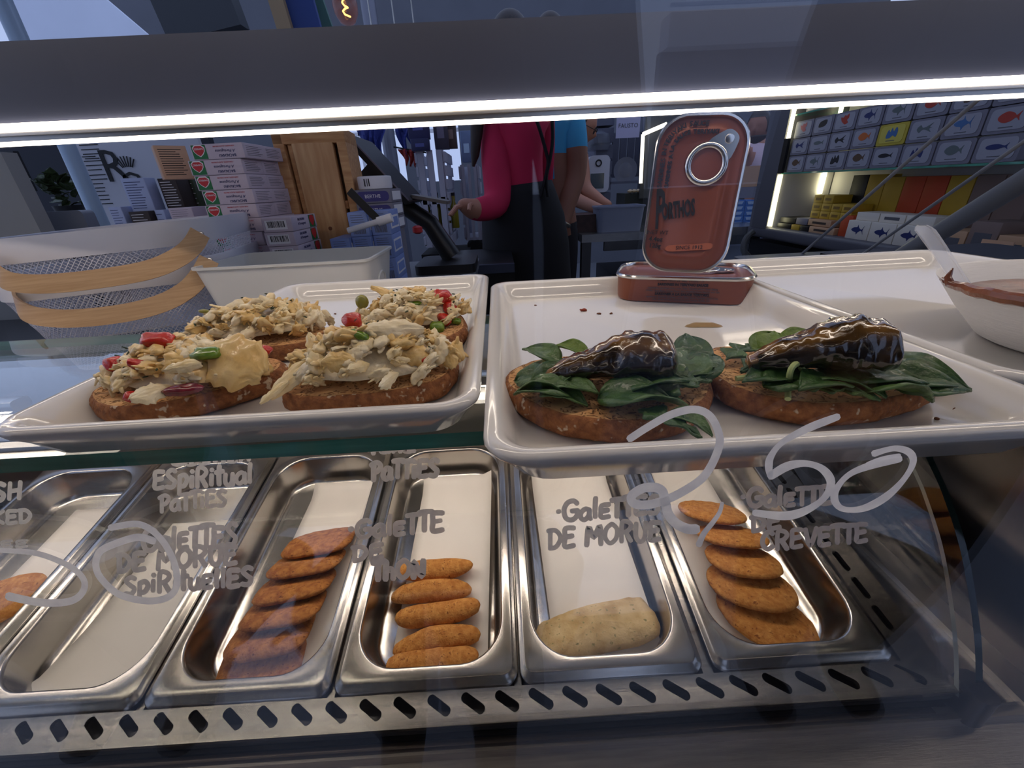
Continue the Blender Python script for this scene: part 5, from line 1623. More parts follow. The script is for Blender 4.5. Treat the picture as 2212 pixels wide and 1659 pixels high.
# lower compartment
YB = mat('ochre_carton', (186, 150, 40), .5, var=.05, vscale=20)
ORB = mat('orange_carton', (190, 72, 34), .5)
BRB = mat('taupe_carton', (128, 108, 100), .55)
PKB = mat('kraft_carton', (196, 156, 120), .6)
OWB = mat('ivory_carton', (222, 214, 200), .5)
LB = -.2405
def shelf_box(label, y0, y1, z0, z1, m_, x=.02, dep=.1, grp='cartons in the lower compartment', pr=None, fish=None):
    t = thing('fish_carton', label, 'carton', (FX+x+dep/2, (y0+y1)/2, z0), grp)
    MB().rbox((0, 0, (z1-z0)/2), (dep, abs(y1-y0), z1-z0), .0015, bev=.0008).build('carton_shell', m_, t, True, 50)
    xx = -dep/2-.0003
    if pr:
        MB().box((xx, 0, (z1-z0)*.5), (.0005, abs(y1-y0)*.6, (z1-z0)*.35)).build('print_panel', pr, t, False)
    if fish:
        o = link('fish_picture', fish_mesh(fish, 'navy', 1), t, (xx, 0, (z1-z0)*.52), None, (1, 1.1, 1.0))
    return t
for r in range(3):
    for c_ in range(4 if r < 2 else 2):
        shelf_box('ochre carton, %s from the far end in the %s row of the ochre block' % (ORD[c_], ['bottom', 'middle', 'top'][r]), 1.935-.058*c_, 1.935-.058*c_-.056, LB+.052+r*.031, LB+.052+r*.031+.030, YB, .06, .08, 'ochre cartons', mat('ochre_print', (120, 90, 30), .5))
shelf_box('black carton under the ochre block, by the light strip', 2.09, 1.98, LB+.024, LB+.047, BLACK, .03)
shelf_box('grey carton under the ochre block', 1.975, 1.90, LB+.024, LB+.050, GREYC, .03)
shelf_box('tan striped carton under the ochre block', 1.895, 1.76, LB+.026, LB+.051, PKB, .03, pr=CARD_B)
shelf_box('black carton lying lowest by the light strip', 2.09, 1.99, LB, LB+.022, BLACK, .02)
shelf_box('gold carton lying lowest, second from the light strip', 1.985, 1.93, LB, LB+.022, YB, .02)
shelf_box('dark carton lying lowest, third from the light strip', 1.925, 1.87, LB, LB+.022, BLACK, .02)
shelf_box('tan carton lying lowest, fourth from the light strip', 1.865, 1.72, LB, LB+.024, PKB, .02, pr=CARD_B)
shelf_box('orange red carton beside the ivory tuna boxes', 1.71, 1.655, LB, LB+.075, ORB, .03)
for k in range(3):
    shelf_box('ivory carton with a blue tuna picture, %s from the far end' % ORD[k], 1.648-.106*k, 1.648-.106*k-.103, LB, LB+.064, OWB, .012, .09, 'ivory tuna cartons', None, 'tuna')
    shelf_box('ivory carton lying on the %s tuna carton' % ORD[k], 1.640-.104*k, 1.640-.104*k-.10, LB+.0645, LB+.092, OWB, .03, .08, 'ivory cartons on the tuna cartons', INK_G if k == 1 else None)
for k, (m_, nm) in enumerate([(BLACK, 'black'), (YB, 'ochre'), (YB, 'ochre'), (ORB, 'orange red'), (ORB, 'orange red'), (YB, 'ochre'), (BRB, 'taupe'), (BRB, 'taupe')]):
    y0 = 1.86-.082*k
    shelf_box('tall %s carton at the back of the lower compartment, %s from the far end' % (nm, ORD[k]), y0, y0-.079, LB, LB+.215 if k < 2 else LB+.205, m_, .15, .06, 'tall cartons at the back')
for k in range(5):
    shelf_box('taupe carton with fine print, %s along the near end of the lower compartment' % ORD[k], 1.30-.08*k, 1.30-.08*k-.077, LB, LB+.06+.03*(k % 2), BRB if k % 2 else PKB, .03, .1, 'taupe cartons at the near end', INK_G)
one('orange_price_card', MB().box((0, 0, 0), (.003, .075, .035)), mat('salmon_card', (222, 176, 140), .6), 'salmon coloured card standing low at the right edge', 'card').location = onx(2150, 535, FX-.04)
# inclined glass guard at the right: two steel rods and a thick tube
bd = Vector((.12033, .79322, -.59692))
ROD = mat('pale_rod', (170, 168, 166), .4, .3)
def rod(px_a, px_b, Y, r, m_, label):
    """straight rod: far end at px_a (depth Y), running parallel to bd until it projects to px_b"""
    P = ony(*px_a, Y)
    d2 = ray(*px_b)
    # closest point along P - t*bd to the ray d2
    n = bd.cross(d2.cross(bd))
    best = None
    for k in range(1, 400):
        q = P-bd*(k*.004)
        if q.y < .12: break
        u = d2*(q.dot(d2)/d2.dot(d2)); e = (q-u).length
        if best is None or e < best[0]: best = (e, q)
    o = one('guard_rod', MB().cyl(P+bd*.12, best[1]-bd*.02, r, 14), m_, label, 'rod')
    return o
rod((1725, 555), (2135, 195), 1.0, .0030, ROD, 'thin steel rod crossing diagonally in front of the fish tins, upper one')
rod((1865, 548), (2230, 290), .95, .0030, ROD, 'thin steel rod crossing diagonally in front of the fish tins, lower one')
rod((1960, 545), (2240, 405), .86, .0165, mat('satin_steel_tube', (152, 150, 148), .4, .25), 'thick satin steel tube sloping behind the right tray')
one('grey_ledge', MB().rbox((.86, .80, -.235), (.62, .40, .12), .02), GREYF, 'grey ledge behind the right tray', 'ledge')

# ------------------------------------------------------------------ people
SKIN_T = mat('skin_warm', (176, 120, 96), .55, var=.03, vscale=12)
SKIN_D = mat('skin_tan', (140, 92, 72), .55, var=.03, vscale=12)
PINK = mat('crimson_pink_shirt', (196, 30, 74), .8, var=.05, vscale=14, bump=.2, bscale=30)
BLUE = mat('sky_blue_tshirt', (64, 158, 200), .8, var=.04, vscale=14)
DARKCL = mat('black_cloth', (14, 12, 16), .85, var=.2, vscale=20)
TROUS = mat('dark_trousers', (28, 24, 30), .85)
PALEPK = mat('pale_pink_shirt', (206, 180, 188), .8, var=.03, vscale=10, bump=.2, bscale=40)
HAIR = mat('dark_brown_hair', (34, 22, 18), .5, col2=(52, 34, 26), vscale=30, stretch=(6, 6, 1))
COAT = mat('dark_coat', (24, 24, 30), .85, var=.1, vscale=10)
def skin_person(name, label, J, E, mats, mfn, group=None):
    """J: joint -> (pos, radius[, radius2]); E: (a, b, tag) bones; one continuous skinned surface"""
    root = J['pelvis'][0]
    t = thing(name, label, 'person', (root[0], root[1], FZ), group)
    idx = {k: i for i, k in enumerate(J)}
    me = bpy.data.meshes.new('tmp_skel')
    me.from_pydata([tuple(J[k][0]) for k in J], [(idx[a], idx[b]) for a, b, _ in E], [])
    ob = bpy.data.objects.new('tmp_skel', me); COL.objects.link(ob)
    sk = ob.modifiers.new('skin', 'SKIN')
    lay = me.skin_vertices[0].data if me.skin_vertices else None
    if lay is None:
        bpy.context.view_layer.objects.active = ob
        lay = me.skin_vertices[0].data
    for k, i in idx.items():
        r = J[k][1]; r2 = J[k][2] if len(J[k]) > 2 else r
        lay[i].radius = (r, r2); lay[i].use_root = (k == 'pelvis')
    sk.use_smooth_shade = True
    sb = ob.modifiers.new('sub', 'SUBSURF'); sb.levels = 2; sb.render_levels = 2
    bpy.context.view_layer.update()
    m2 = bpy.data.meshes.new_from_object(ob.evaluated_get(bpy.context.evaluated_depsgraph_get()))
    bpy.data.objects.remove(ob)
    m2.materials.clear()
    for m_ in mats: m2.materials.append(m_)
    segs = [(Vector(J[a][0]), Vector(J[b][0]), tg) for a, b, tg in E]
    for p in m2.polygons:
        best = None
        for a, b, tg in segs:
            ab = b-a; u = max(0, min(1, (p.center-a).dot(ab)/ab.dot(ab)))
            d = (p.center-(a+ab*u)).length
            if best is None or d < best[0]: best = (d, tg)
        p.material_index = mfn(best[1], p.center)
        p.use_smooth = True
    for v in m2.vertices: v.co = v.co-t.location
    o = link('body', m2, t)
    return t
def head_mesh(mt_skin, beard=None):
    """head facing -x... built facing -y: oval skull with nose, brow, lips and ears"""
    mb = MB(); rows = []
    nu, nv = 28, 22
    for j in range(nv+1):
        ph = -math.pi/2+math.pi*j/nv
        row = []
        for i in range(nu):
            th = 2*math.pi*i/nu
            x = .074*math.cos(ph)*math.sin(th); y = -.094*math.cos(ph)*math.cos(th); z = .115*math.sin(ph)
            if z < 0: x *= 1+.9*z; 
            front = max(0, math.cos(th))*math.cos(ph)
            ang = math.atan2(x, -y) if y < 0 else 9
            if y < 0:
                nose = math.exp(-((x)/.012)**2)*math.exp(-((z+.018)/.022)**2)
                y -= .024*nose
                brow = math.exp(-((abs(x)-.028)/.02)**2)*math.exp(-((z-.022)/.012)**2); y -= .006*brow
                eye = math.exp(-((abs(x)-.030)/.014)**2)*math.exp(-((z-.006)/.012)**2); y += .010*eye
                lip = math.exp(-((x)/.022)**2)*math.exp(-((z+.056)/.010)**2); y -= .007*lip
                chin = math.exp(-((x)/.026)**2)*math.exp(-((z+.092)/.018)**2); y -= .012*chin
            row.append(Vector((x, y, z)))
        rows.append(row)
    mb.loft(rows, True, True)
    return mb
def add_head(t, pos, yaw, pitch, skin, hair_kind, beard=False, glasses=False, s=1.0):
    M = Matrix.Translation(Vector(pos)-t.location) @ Matrix.Rotation(yaw, 4, 'Z') @ Matrix.Rotation(pitch, 4, 'X') @ Matrix.Scale(s, 4)
    def B(mb, nm, m_, par=None, ang=180):
        for v in mb.v:
            v.xyz = (M @ v)
        return mb.build(nm, m_, t if par is None else par, True, ang)
    hd = B(head_mesh(skin), 'head', skin)
    for sx in (-1, 1):
        B(MB().lathe((sx*.075, .008, -.008), [(.001, -.026), (.012, -.018), (.016, .004), (.012, .020), (.001, .026)], 10), 'ear', skin, hd)
        B(MB().lathe((sx*.030, -.0765, .006), [(.001, -.004), (.0045, 0), (.001, .004)], 10), 'eye', mat('eye_white_dark', (40, 32, 30), .3), hd)
    hb = MB(); rows = []
    for j in range(13):
        ph = -.28+(math.pi/2+.28)*j/12
        rows.append([Vector((.082*math.cos(ph)*math.sin(a), -.100*math.cos(ph)*math.cos(a)+.010, .124*math.sin(ph)+.004)) if math.cos(a) < .45 or ph > .55 else Vector((.078*math.cos(max(ph, .6))*math.sin(a), -.098*math.cos(max(ph, .6))*math.cos(a)+.004, .120*math.sin(max(ph, .6)))) for a in [2*math.pi*i/28 for i in range(28)]])
    hb.loft(rows, False, True)
    if hair_kind == 'bun':
        hb.lathe((0, .05, .125), [(.001, -.03), (.03, -.02), (.036, .005), (.026, .028), (.001, .036)], 14)
    if hair_kind == 'long':
        hb.tube([(0, .06, .02), (0, .09, -.08), (0, .085, -.22)], [.075, .07, .04], 14)
    B(hb, 'hair', HAIR)
    if beard:
        bb = MB(); rows = []
        for j in range(7):
            z = -.050-.060*j/6
            w = .070*(1-.9*((z+.04)/-.075)**2*.6)
            rows.append([Vector((w*math.sin(a), -.088*math.cos(a)*(1-.15*j/6)-.006, z)) for a in [-1.45+2.9*i/14 for i in range(15)]])
        bb.loft(rows, closed=False)
        o = B(bb, 'beard', HAIR); sm = o.modifiers.new('thick', 'SOLIDIFY'); sm.thickness = .006
    if glasses:
        gb = MB()
        for sx in (-1, 1):
            gb.tube([(sx*.032+.021*math.cos(a), -.098, .004+.018*math.sin(a)) for a in [2*math.pi*i/16 for i in range(16)]], .0022, 6, closed=True)
            gb.tube([(sx*.053, -.096, .008), (sx*.076, -.03, .010), (sx*.078, .01, .004)], .002, 6)
        gb.tube([(-.011, -.101, .006), (.011, -.101, .006)], .002, 6)
        B(gb, 'glasses', INK)
    return hd
# woman with the apron, back to us
Yw = 2.0
def W3(px, py, Y=Yw, dy=0.0): return ony(px, py, Y)
J = {'pelvis': (W3(1125, 478), .150, .120), 'waist': (W3(1122, 405), .125, .105), 'chest': (W3(1122, 310), .135, .11), 'upper': (W3(1120, 240), .125, .10), 'neck': (W3(1112, 180), .05), 'headb': (W3(1108, 130), .06),
     'shl': (W3(1066, 248, 1.97), .066), 'ell': (W3(1078, 445, 1.88), .066), 'wrl': (W3(1024, 455, 1.78), .044), 'hal': (W3(1004, 444, 1.74), .032), 'fil': (W3(990, 438, 1.72), .014),
     'shr': (W3(1172, 246, 2.03), .062), 'elr': (W3(1172, 420, 2.22), .05), 'wrr': (W3(1100, 455, 2.3), .034),
     'hpl': (W3(1085, 520), .105), 'knl': ((W3(1085, 520).x, Yw, -.62), .075), 'anl': ((W3(1085, 520).x, Yw, -1.02), .05), 'tol': ((W3(1085, 520).x, Yw+.12, -1.07), .035),
     'hpr': (W3(1160, 520), .105), 'knr': ((W3(1160, 520).x, Yw, -.62), .075), 'anr': ((W3(1160, 520).x, Yw, -1.02), .05), 'tor': ((W3(1160, 520).x, Yw+.12, -1.07), .035)}
E_ = [('pelvis', 'waist', 'top'), ('waist', 'chest', 'top'), ('chest', 'upper', 'top'), ('upper', 'neck', 'skin'), ('neck', 'headb', 'skin'), ('upper', 'shl', 'top'), ('shl', 'ell', 'top'), ('ell', 'wrl', 'top'), ('wrl', 'hal', 'skin'), ('hal', 'fil', 'skin'),
      ('upper', 'shr', 'top'), ('shr', 'elr', 'top'), ('elr', 'wrr', 'top'), ('pelvis', 'hpl', 'leg'), ('hpl', 'knl', 'leg'), ('knl', 'anl', 'leg'), ('anl', 'tol', 'leg'), ('pelvis', 'hpr', 'leg'), ('hpr', 'knr', 'leg'), ('knr', 'anr', 'leg'), ('anr', 'tor', 'leg')]
TG = {'top': 0, 'skin': 1, 'leg': 2}
wp = skin_person('person', 'person in a crimson top and black apron, seen from behind, working left', J, E_, [PINK, SKIN_T, TROUS], lambda tg, c: TG[tg])
add_head(wp, W3(1105, 112), math.radians(150), .2, SKIN_T, 'long')
def fingers(t, base, d, upv, skin, s=1.0):
    """five short bent fingers from the palm"""
    d = Vector(d).normalized(); upv = Vector(upv).normalized(); sd = d.cross(upv)
    for k in range(5):
        b = Vector(base)+sd*(.018*(k-2)*s*.8)+d*(.0 if k else -.02)
        dd = d if k else (d*.5-sd).normalized()
        L = [.045, .065, .072, .066, .052][k]*s
        MB().tube([b-t.location, b+dd*L*.5-t.location, b+dd*L*.9-upv*L*.35-t.location], [.0095*s, .0085*s, .0065*s], 8).build('finger', skin, t)
fingers(wp, J['hal'][0], (-.8, -.2, -.1), (0, 0, 1), SKIN_T)
ap = MB(); rings = []
for py, x0, x1 in ((398, 1050, 1192), (420, 1044, 1200), (470, 1040, 1218), (530, 1042, 1228), (600, 1050, 1232), (660, 1056, 1236)):
    a = W3(x0, py); b = W3(x1, py); c = (a+b)/2; rx = (b-a).length/2
    rings.append([Vector((c.x+rx*math.cos(q), c.y+rx*.92*math.sin(q), c.z+(.012*math.cos(q)))) for q in [2*math.pi*i/28 for i in range(28)]])
ap.loft(rings)
for v in ap.v: v -= wp.location
o = ap.build('apron', DARKCL, wp); sm = o.modifiers.new('thick', 'SOLIDIFY'); sm.thickness = .006
for pts in ([(1150, 236), (1166, 280), (1180, 330), (1184, 352), (1178, 385), (1168, 425)], [(1192, 250), (1194, 300), (1188, 345), (1180, 385), (1184, 425)]):
    P = smooth_open([ony(x, y, 1.86) for x, y in pts], 4)
    MB().tube([p-wp.location for p in P], .017, 8, flat=(1, .4)).build('apron_strap', DARKCL, wp)
MB().tube([ony(x, y, 1.9)-wp.location for x, y in ((1034, 225), (1030, 280), (1026, 335), (1022, 360))], [.03, .026, .018, .006], 10).build('hair_strand', HAIR, wp)
# person in the blue t-shirt
Yb = 2.32
def W4(px, py, Y=Yb): return ony(px, py, Y)
J = {'pelvis': (W4(1190, 470), .14, .11), 'waist': (W4(1190, 410), .13, .11), 'chest': (W4(1188, 310), .145, .12), 'upper': (W4(1188, 235), .12, .10), 'neck': (W4(1188, 170), .055), 'headb': (W4(1188, 120), .06),
     'shl': (W4(1232, 236, 2.28), .075), 'sle': (W4(1238, 320, 2.26), .076), 'ell': (W4(1244, 375, 2.26), .060), 'wrl': (W4(1214, 480, 2.16), .040), 'hal': (W4(1206, 505, 2.12), .036),
     'shr': (W4(1140, 245, 2.38), .07), 'elr': (W4(1130, 380, 2.42), .055), 'wrr': (W4(1120, 450, 2.3), .04),
     'hpl': (W4(1165, 510), .10), 'knl': ((W4(1165, 510).x, Yb, -.60), .075), 'anl': ((W4(1165, 510).x, Yb, -1.02), .05),
     'hpr': (W4(1215, 510), .10), 'knr': ((W4(1215, 510).x, Yb, -.60), .075), 'anr': ((W4(1215, 510).x, Yb, -1.02), .05)}
E_ = [('pelvis', 'waist', 'top'), ('waist', 'chest', 'top'), ('chest', 'upper', 'top'), ('upper', 'neck', 'skin'), ('neck', 'headb', 'skin'), ('upper', 'shl', 'top'), ('shl', 'sle', 'top'), ('sle', 'ell', 'skin'), ('ell', 'wrl', 'skin'), ('wrl', 'hal', 'skin'),
      ('upper', 'shr', 'top'), ('shr', 'elr', 'skin'), ('elr', 'wrr', 'skin'), ('pelvis', 'hpl', 'leg'), ('hpl', 'knl', 'leg'), ('knl', 'anl', 'leg'), ('pelvis', 'hpr', 'leg'), ('hpr', 'knr', 'leg'), ('knr', 'anr', 'leg')]
bp_ = skin_person('person', 'person in a sky blue t-shirt and dark trousers behind the crimson top', J, E_, [BLUE, SKIN_D, TROUS], lambda tg, c: TG[tg])
add_head(bp_, W4(1188, 105), math.radians(170), .1, SKIN_D, 'short')
fingers(bp_, J['hal'][0], (-.2, -.1, -1), (0, 1, 0), SKIN_D)
wt = MB().lathe(Vector(J['wrl'][0])-bp_.location, [(.043, -.010), (.046, -.006), (.046, .006), (.043, .010)], 16, rot=Matrix.Rotation(.5, 3, 'Y'))
wt.build('wrist_watch', ALU, bp_)
# person with glasses bending over the steel table
Yg = 2.9
def W5(px, py, Y=Yg): return ony(px, py, Y)
J = {'pelvis': (W5(1180, 470), .14), 'waist': (W5(1188, 420), .12), 'chest': (W5(1215, 350), .13), 'upper': (W5(1235, 312), .10), 'neck': (W5(1246, 300), .05), 'headb': (W5(1252, 286), .05),
     'shr': (W5(1252, 340, 2.86), .06), 'elr': (W5(1262, 408, 2.80), .046), 'wrr': (W5(1305, 440, 2.72), .032), 'har': (W5(1322, 446, 2.70), .026),
     'shl': (W5(1215, 340, 2.98), .06), 'ell': (W5(1240, 430, 2.76), .046), 'wrl': (W5(1292, 452, 2.62), .034), 'hal': (W5(1308, 456, 2.6), .028),
     'hpl': (W5(1165, 510), .10), 'knl': ((W5(1165, 510).x, Yg, -.6), .07), 'anl': ((W5(1165, 510).x, Yg, -1.02), .05),
     'hpr': (W5(1200, 510), .10), 'knr': ((W5(1200, 510).x, Yg, -.6), .07), 'anr': ((W5(1200, 510).x, Yg, -1.02), .05)}
E_ = [('pelvis', 'waist', 'top'), ('waist', 'chest', 'top'), ('chest', 'upper', 'top'), ('upper', 'neck', 'skin'), ('neck', 'headb', 'skin'), ('upper', 'shr', 'top'), ('shr', 'elr', 'skin'), ('elr', 'wrr', 'skin'), ('wrr', 'har', 'skin'), ('upper', 'shl', 'top'), ('shl', 'ell', 'skin'), ('ell', 'wrl', 'skin'), ('wrl', 'hal', 'skin'),
      ('pelvis', 'hpl', 'leg'), ('hpl', 'knl', 'leg'), ('knl', 'anl', 'leg'), ('pelvis', 'hpr', 'leg'), ('hpr', 'knr', 'leg'), ('knr', 'anr', 'leg')]
gp = skin_person('person', 'person with dark hair and glasses bending over the steel table', J, E_, [COAT, SKIN_T, TROUS], lambda tg, c: TG[tg])
add_head(gp, W5(1254, 270), math.radians(70), .45, SKIN_T, 'short', glasses=True)
fingers(gp, J['har'][0], (1, 0, -.3), (0, 0, 1), SKIN_T); fingers(gp, J['hal'][0], (1, 0, -.3), (0, 0, 1), SKIN_T)
# bearded man beyond the shelf unit
Ym = 3.6
def W6(px, py, Y=Ym): return ony(px, py, Y)
J = {'pelvis': (W6(1640, 430), .15), 'waist': (W6(1638, 400), .145), 'chest': (W6(1636, 350), .15), 'upper': (W6(1636, 318), .11), 'neck': (W6(1637, 303), .055), 'headb': (W6(1637, 288), .06),
     'shl': (W6(1606, 322, 3.58), .06), 'ell': (W6(1588, 345, 3.42), .05), 'wrl': (W6(1600, 308, 3.34), .04), 'hal': (W6(1604, 296, 3.3), .034),
     'shr': (W6(1660, 325, 3.6), .075), 'elr': (W6(1660, 390, 3.55), .06), 'wrr': (W6(1630, 410, 3.4), .04),
     'hpl': (W6(1622, 460), .1), 'knl': ((W6(1622, 460).x, Ym, -.62), .075), 'anl': ((W6(1622, 460).x, Ym, -1.02), .05),
     'hpr': (W6(1655, 460), .1), 'knr': ((W6(1655, 460).x, Ym, -.62), .075), 'anr': ((W6(1655, 460).x, Ym, -1.02), .05)}
E_ = [('pelvis', 'waist', 'top'), ('waist', 'chest', 'top'), ('chest', 'upper', 'top'), ('upper', 'neck', 'skin'), ('neck', 'headb', 'skin'), ('upper', 'shl', 'top'), ('shl', 'ell', 'skin'), ('ell', 'wrl', 'skin'), ('wrl', 'hal', 'skin'), ('upper', 'shr', 'top'), ('shr', 'elr', 'top'), ('elr', 'wrr', 'skin'),
      ('pelvis', 'hpl', 'leg'), ('hpl', 'knl', 'leg'), ('knl', 'anl', 'leg'), ('pelvis', 'hpr', 'leg'), ('hpr', 'knr', 'leg'), ('knr', 'anr', 'leg')]
mp = skin_person('person', 'bearded person with a top knot in a pale pink shirt, far right', J, E_, [PALEPK, SKIN_T, TROUS], lambda tg, c: TG[tg])
add_head(mp, W6(1637, 276), math.radians(-42), .05, SKIN_D, 'bun', beard=True)
fingers(mp, J['hal'][0], (.2, -.2, 1), (0, -1, 0), SKIN_T)

# ------------------------------------------------------------------ middle distance
def slat_crate(label, px0, px1, ytop, Y, rows, dep, h):
    a = ony(px0, ytop, Y); b = ony(px1, ytop, Y)
    w = b.x-a.x
    t = thing('white_crate', label, 'crate', ((a.x+b.x)/2, Y+dep/2, a.z-h), 'white slatted crates')
    m_ = mat('white_painted_wood', (176, 176, 188), .6, var=.04, vscale=14)
    for k in range(3):
        MB().box((-w/2+w*(k+.5)/3, -dep/2, h/2), (w/3-.018, .012, h)).build('slat', m_, t, False)
    for k in range(rows):
        MB().box((w/2, 0, h*(k+.5)/rows), (.012, dep, h/rows-.016)).build('slat', m_, t, False)
        MB().box((-w/2, 0, h*(k+.5)/rows), (.012, dep, h/rows-.016)).build('slat', m_, t, False)
    for sx in (-1, 1):
        for sy in (-1, 1):
            MB().box((sx*(w/2-.014), sy*(dep/2-.014), h/2), (.022, .022, h)).build('corner_post', m_, t, False)
    MB().box((0, 0, .008), (w, dep, .014)).build('crate_floor', m_, t, False)
    return t
slat_crate('upper white slatted crate left of the crimson top', 896, 958, 326, 2.35, 4, .36, .245)
slat_crate('lower white slatted crate under the other crate', 906, 966, 428, 2.35, 4, .36, .245)
slat_crate('white slatted crate standing farther right, behind the hand', 992, 1032, 356, 2.6, 5, .3, .40)
one('crate_plinth', MB().box((-.30, 2.55, (FZ-.32)/2), (.26, .36, -.32-FZ+.0)), DARKCL, 'dark plinth under the white crates', 'plinth')
one('crate_plinth', MB().box((-.09, 2.75, (FZ-.30)/2), (.2, .3, -.30-FZ)), DARKCL, 'dark plinth under the farther white crate', 'plinth')
for i, (px, py, Y, w, h, col, lab) in enumerate([(908, 325, 2.3, .085, .05, (40, 44, 86), 'navy carton with a patterned lid on the upper white crate'), (905, 300, 2.36, .10, .12, (44, 46, 92), 'tall navy carton behind on the upper white crate'), (955, 322, 2.45, .07, .16, (70, 66, 80), 'grey wrapped bottle on the white crate'), (975, 320, 2.5, .06, .14, (92, 78, 70), 'brown bottle bag on the white crate'), (1010, 350, 2.62, .06, .15, (120, 140, 176), 'pale blue packet on the farther white crate')]):
    P = ony(px, py, Y)
    t = thing('gift_carton', lab, 'package', P)
    MB().rbox((0, .03, h/2), (w, .06, h), .004, bev=.002).build('wrap', mat('pack_%d' % i, col, .5, var=.1, vscale=20), t)
    MB().box((0, -.0005, h*.45), (w*.5, .001, h*.3)).build('label_panel', mat('packlab_%d' % i, tuple(min(255, int(c*1.5+20)) for c in col), .5), t, False)
    if 'bottle' in lab:
        MB().cyl((0, .03, h), (0, .03, h+.06), .012, 12).build('bottle_neck', INK, t)
# bottles between the slats
for i, px in enumerate((926, 950, 968, 985)):
    P = ony(px, 492, 2.42)
    t = thing('oil_bottle', '%s yellow green oil bottle from the left inside the lower crates' % ORD[i], 'bottle', P)
    MB().lathe((0, 0, 0), [(.02, 0), (.021, .004), (.021, .10), (.009, .13), (.009, .16)], 14).build('bottle_glass', mat('olive_oil', (140, 130, 30), .2, coat=.4), t)
    MB().cyl((0, 0, .16), (0, 0, .175), .010, 12).build('bottle_cap', INK, t)
one('drawer_unit', MB().box((-.10, 1.72, -.46), (.30, .42, .42)), BLACK, 'black low drawer unit behind the left tray', 'drawer unit')
o = one('steel_shelf_edge', MB().box((-.10, 1.50, -.262), (.30, .02, .03)), mat('blue_grey_steel', (90, 98, 120), .35, .8), 'blue grey steel edge of the black drawer unit', 'trim')
one('drawer_feet', MB().box((-.10, 1.72, (-.67+FZ)/2), (.26, .36, -.67-FZ)), DARKCL, 'dark base below the black drawer unit', 'base')
# steel table with tub and dark crate
st = thing('steel_table', 'steel work table with a plastic tub on it, right of the people', 'table', (.72, 2.55, FZ))
tz = ony(1300, 506, 2.3).z
X0 = ony(1258, 506, 2.3).x
MB().box((X0+.5-.72, 2.62-2.55, tz-.02-FZ), (1.0, .62, .04)).build('table_top', STEEL, st)
MB().box((X0+.55-.72, 2.33-2.55, tz-.065-FZ), (.85, .02, .05)).build('apron_rail', STEEL_D, st)
for x in (X0+.03, X0+.95):
    for y in (2.35, 2.88):
        MB().box((x-.72, y-2.55, (tz-.04-FZ)/2), (.05, .05, tz-.04-FZ)).build('table_leg', STEEL_D, st)
MB().box((X0+.5-.72, .07, .25), (.9, .5, .03)).build('lower_shelf', STEEL_D, st)
one('under_table_box', MB().box((X0+.45, 2.62, FZ+.27+.17), (.5, .4, .34)), BLACK, 'black box on the lower shelf of the steel table', 'box')
tub = thing('plastic_tub', 'translucent plastic tub on the steel table', 'tub', (ony(1340, 500, 2.38).x, 2.46, tz))
TUBM = mat('frosted_tub', (150, 156, 176), .3, alpha=.75)
def rg(w, d, z): return [Vector((x, y, z)) for x, y in rrect(w, d, .025, 4)]
MB().loft([rg(.23, .16, 0), rg(.25, .18, .12), rg(.26, .19, .122), rg(.26, .19, .13), rg(.245, .175, .13), rg(.225, .155, .005)], True, True).build('tub_shell', TUBM, tub)
one('dark_tray', MB().box((ony(1262, 478, 2.5).x, 2.55, tz+.045), (.13, .2, .09)), mat('rust_brown_pack', (64, 40, 36), .6, var=.3, vscale=40), 'rust brown packs stacked on the steel table', 'packs')
ck = thing('dark_crate', 'dark crate of shellfish behind the plastic tub', 'crate', (ony(1370, 470, 2.75).x, 2.8, tz))
MB().box((0, 0, .09), (.16, .2, .18)).build('crate_body', mat('dark_green_crate', (30, 34, 30), .6), ck)
for i in range(5):
    MB().lathe((-.05+.025*i, -.09, .19), [(.001, -.01), (.016, -.004), (.018, .004), (.004, .012)], 10).build('shell_piece', mat('shell_cream', (170, 150, 120), .5), ck)
# grey crate wall with the card reading FAUSTO
cw = thing('grey_crate_wall', 'grey stacked crates behind the steel table with a plate on display', 'crates', (ony(1335, 400, 3.2).x, 3.25, tz))
GCR = mat('grey_crate_wood', (92, 94, 110), .6, var=.05, vscale=12)
tp = ony(1335, 240, 3.2).z-tz
for k in range(7):
    MB().box((-.13, 0, tp*(k+.5)/7), (.11, .3, tp/7-.014)).build('slat', GCR, cw, False)
for k in range(4):
    MB().box((.0+.055*k, .08, tp*.62), (.045, .02, tp*.42)).build('slat', GCR, cw, False)
MB().box((.06, 0, tp*.36), (.28, .3, .015)).build('board', GCR, cw, False); MB().box((.06, 0, tp*.02+.01), (.28, .3, .02)).build('board', GCR, cw, False)
MB().box((.21, 0, tp*.5), (.02, .3, tp)).build('side_board', GCR, cw, False)
cwl = cw.location
pl = one('display_plate', MB().lathe((0, 0, 0), [(.02, 0), (.075, .004), (.08, .010), (.076, .010), (.05, .004), (.045, .005), (.02, .006)], 32, rot=Matrix.Rotation(math.pi/2, 3, 'X')), mat('grey_plate', (120, 122, 134), .3, coat=.3), 'round grey plate leaning in the grey crate', 'plate')
pl.location = ony(1350, 368, 3.12)
cd = thing('name_card', 'lilac white card reading FAUSTO hung on the grey crates', 'card', ony(1357, 270, 3.02))
wc = abs(ony(1383, 270, 3.02).x-ony(1332, 270, 3.02).x); hc = abs(ony(1357, 244, 3.02).z-ony(1357, 300, 3.02).z)
MB().box((0, 0, 0), (wc, .004, hc)).build('card_sheet', mat('lilac_card', (186, 182, 210), .6), cd, False)
text('FAUSTO', cd, INK_G, (0, -.003, -.004), (math.pi/2, 0, 0), .034, ext=.0005)
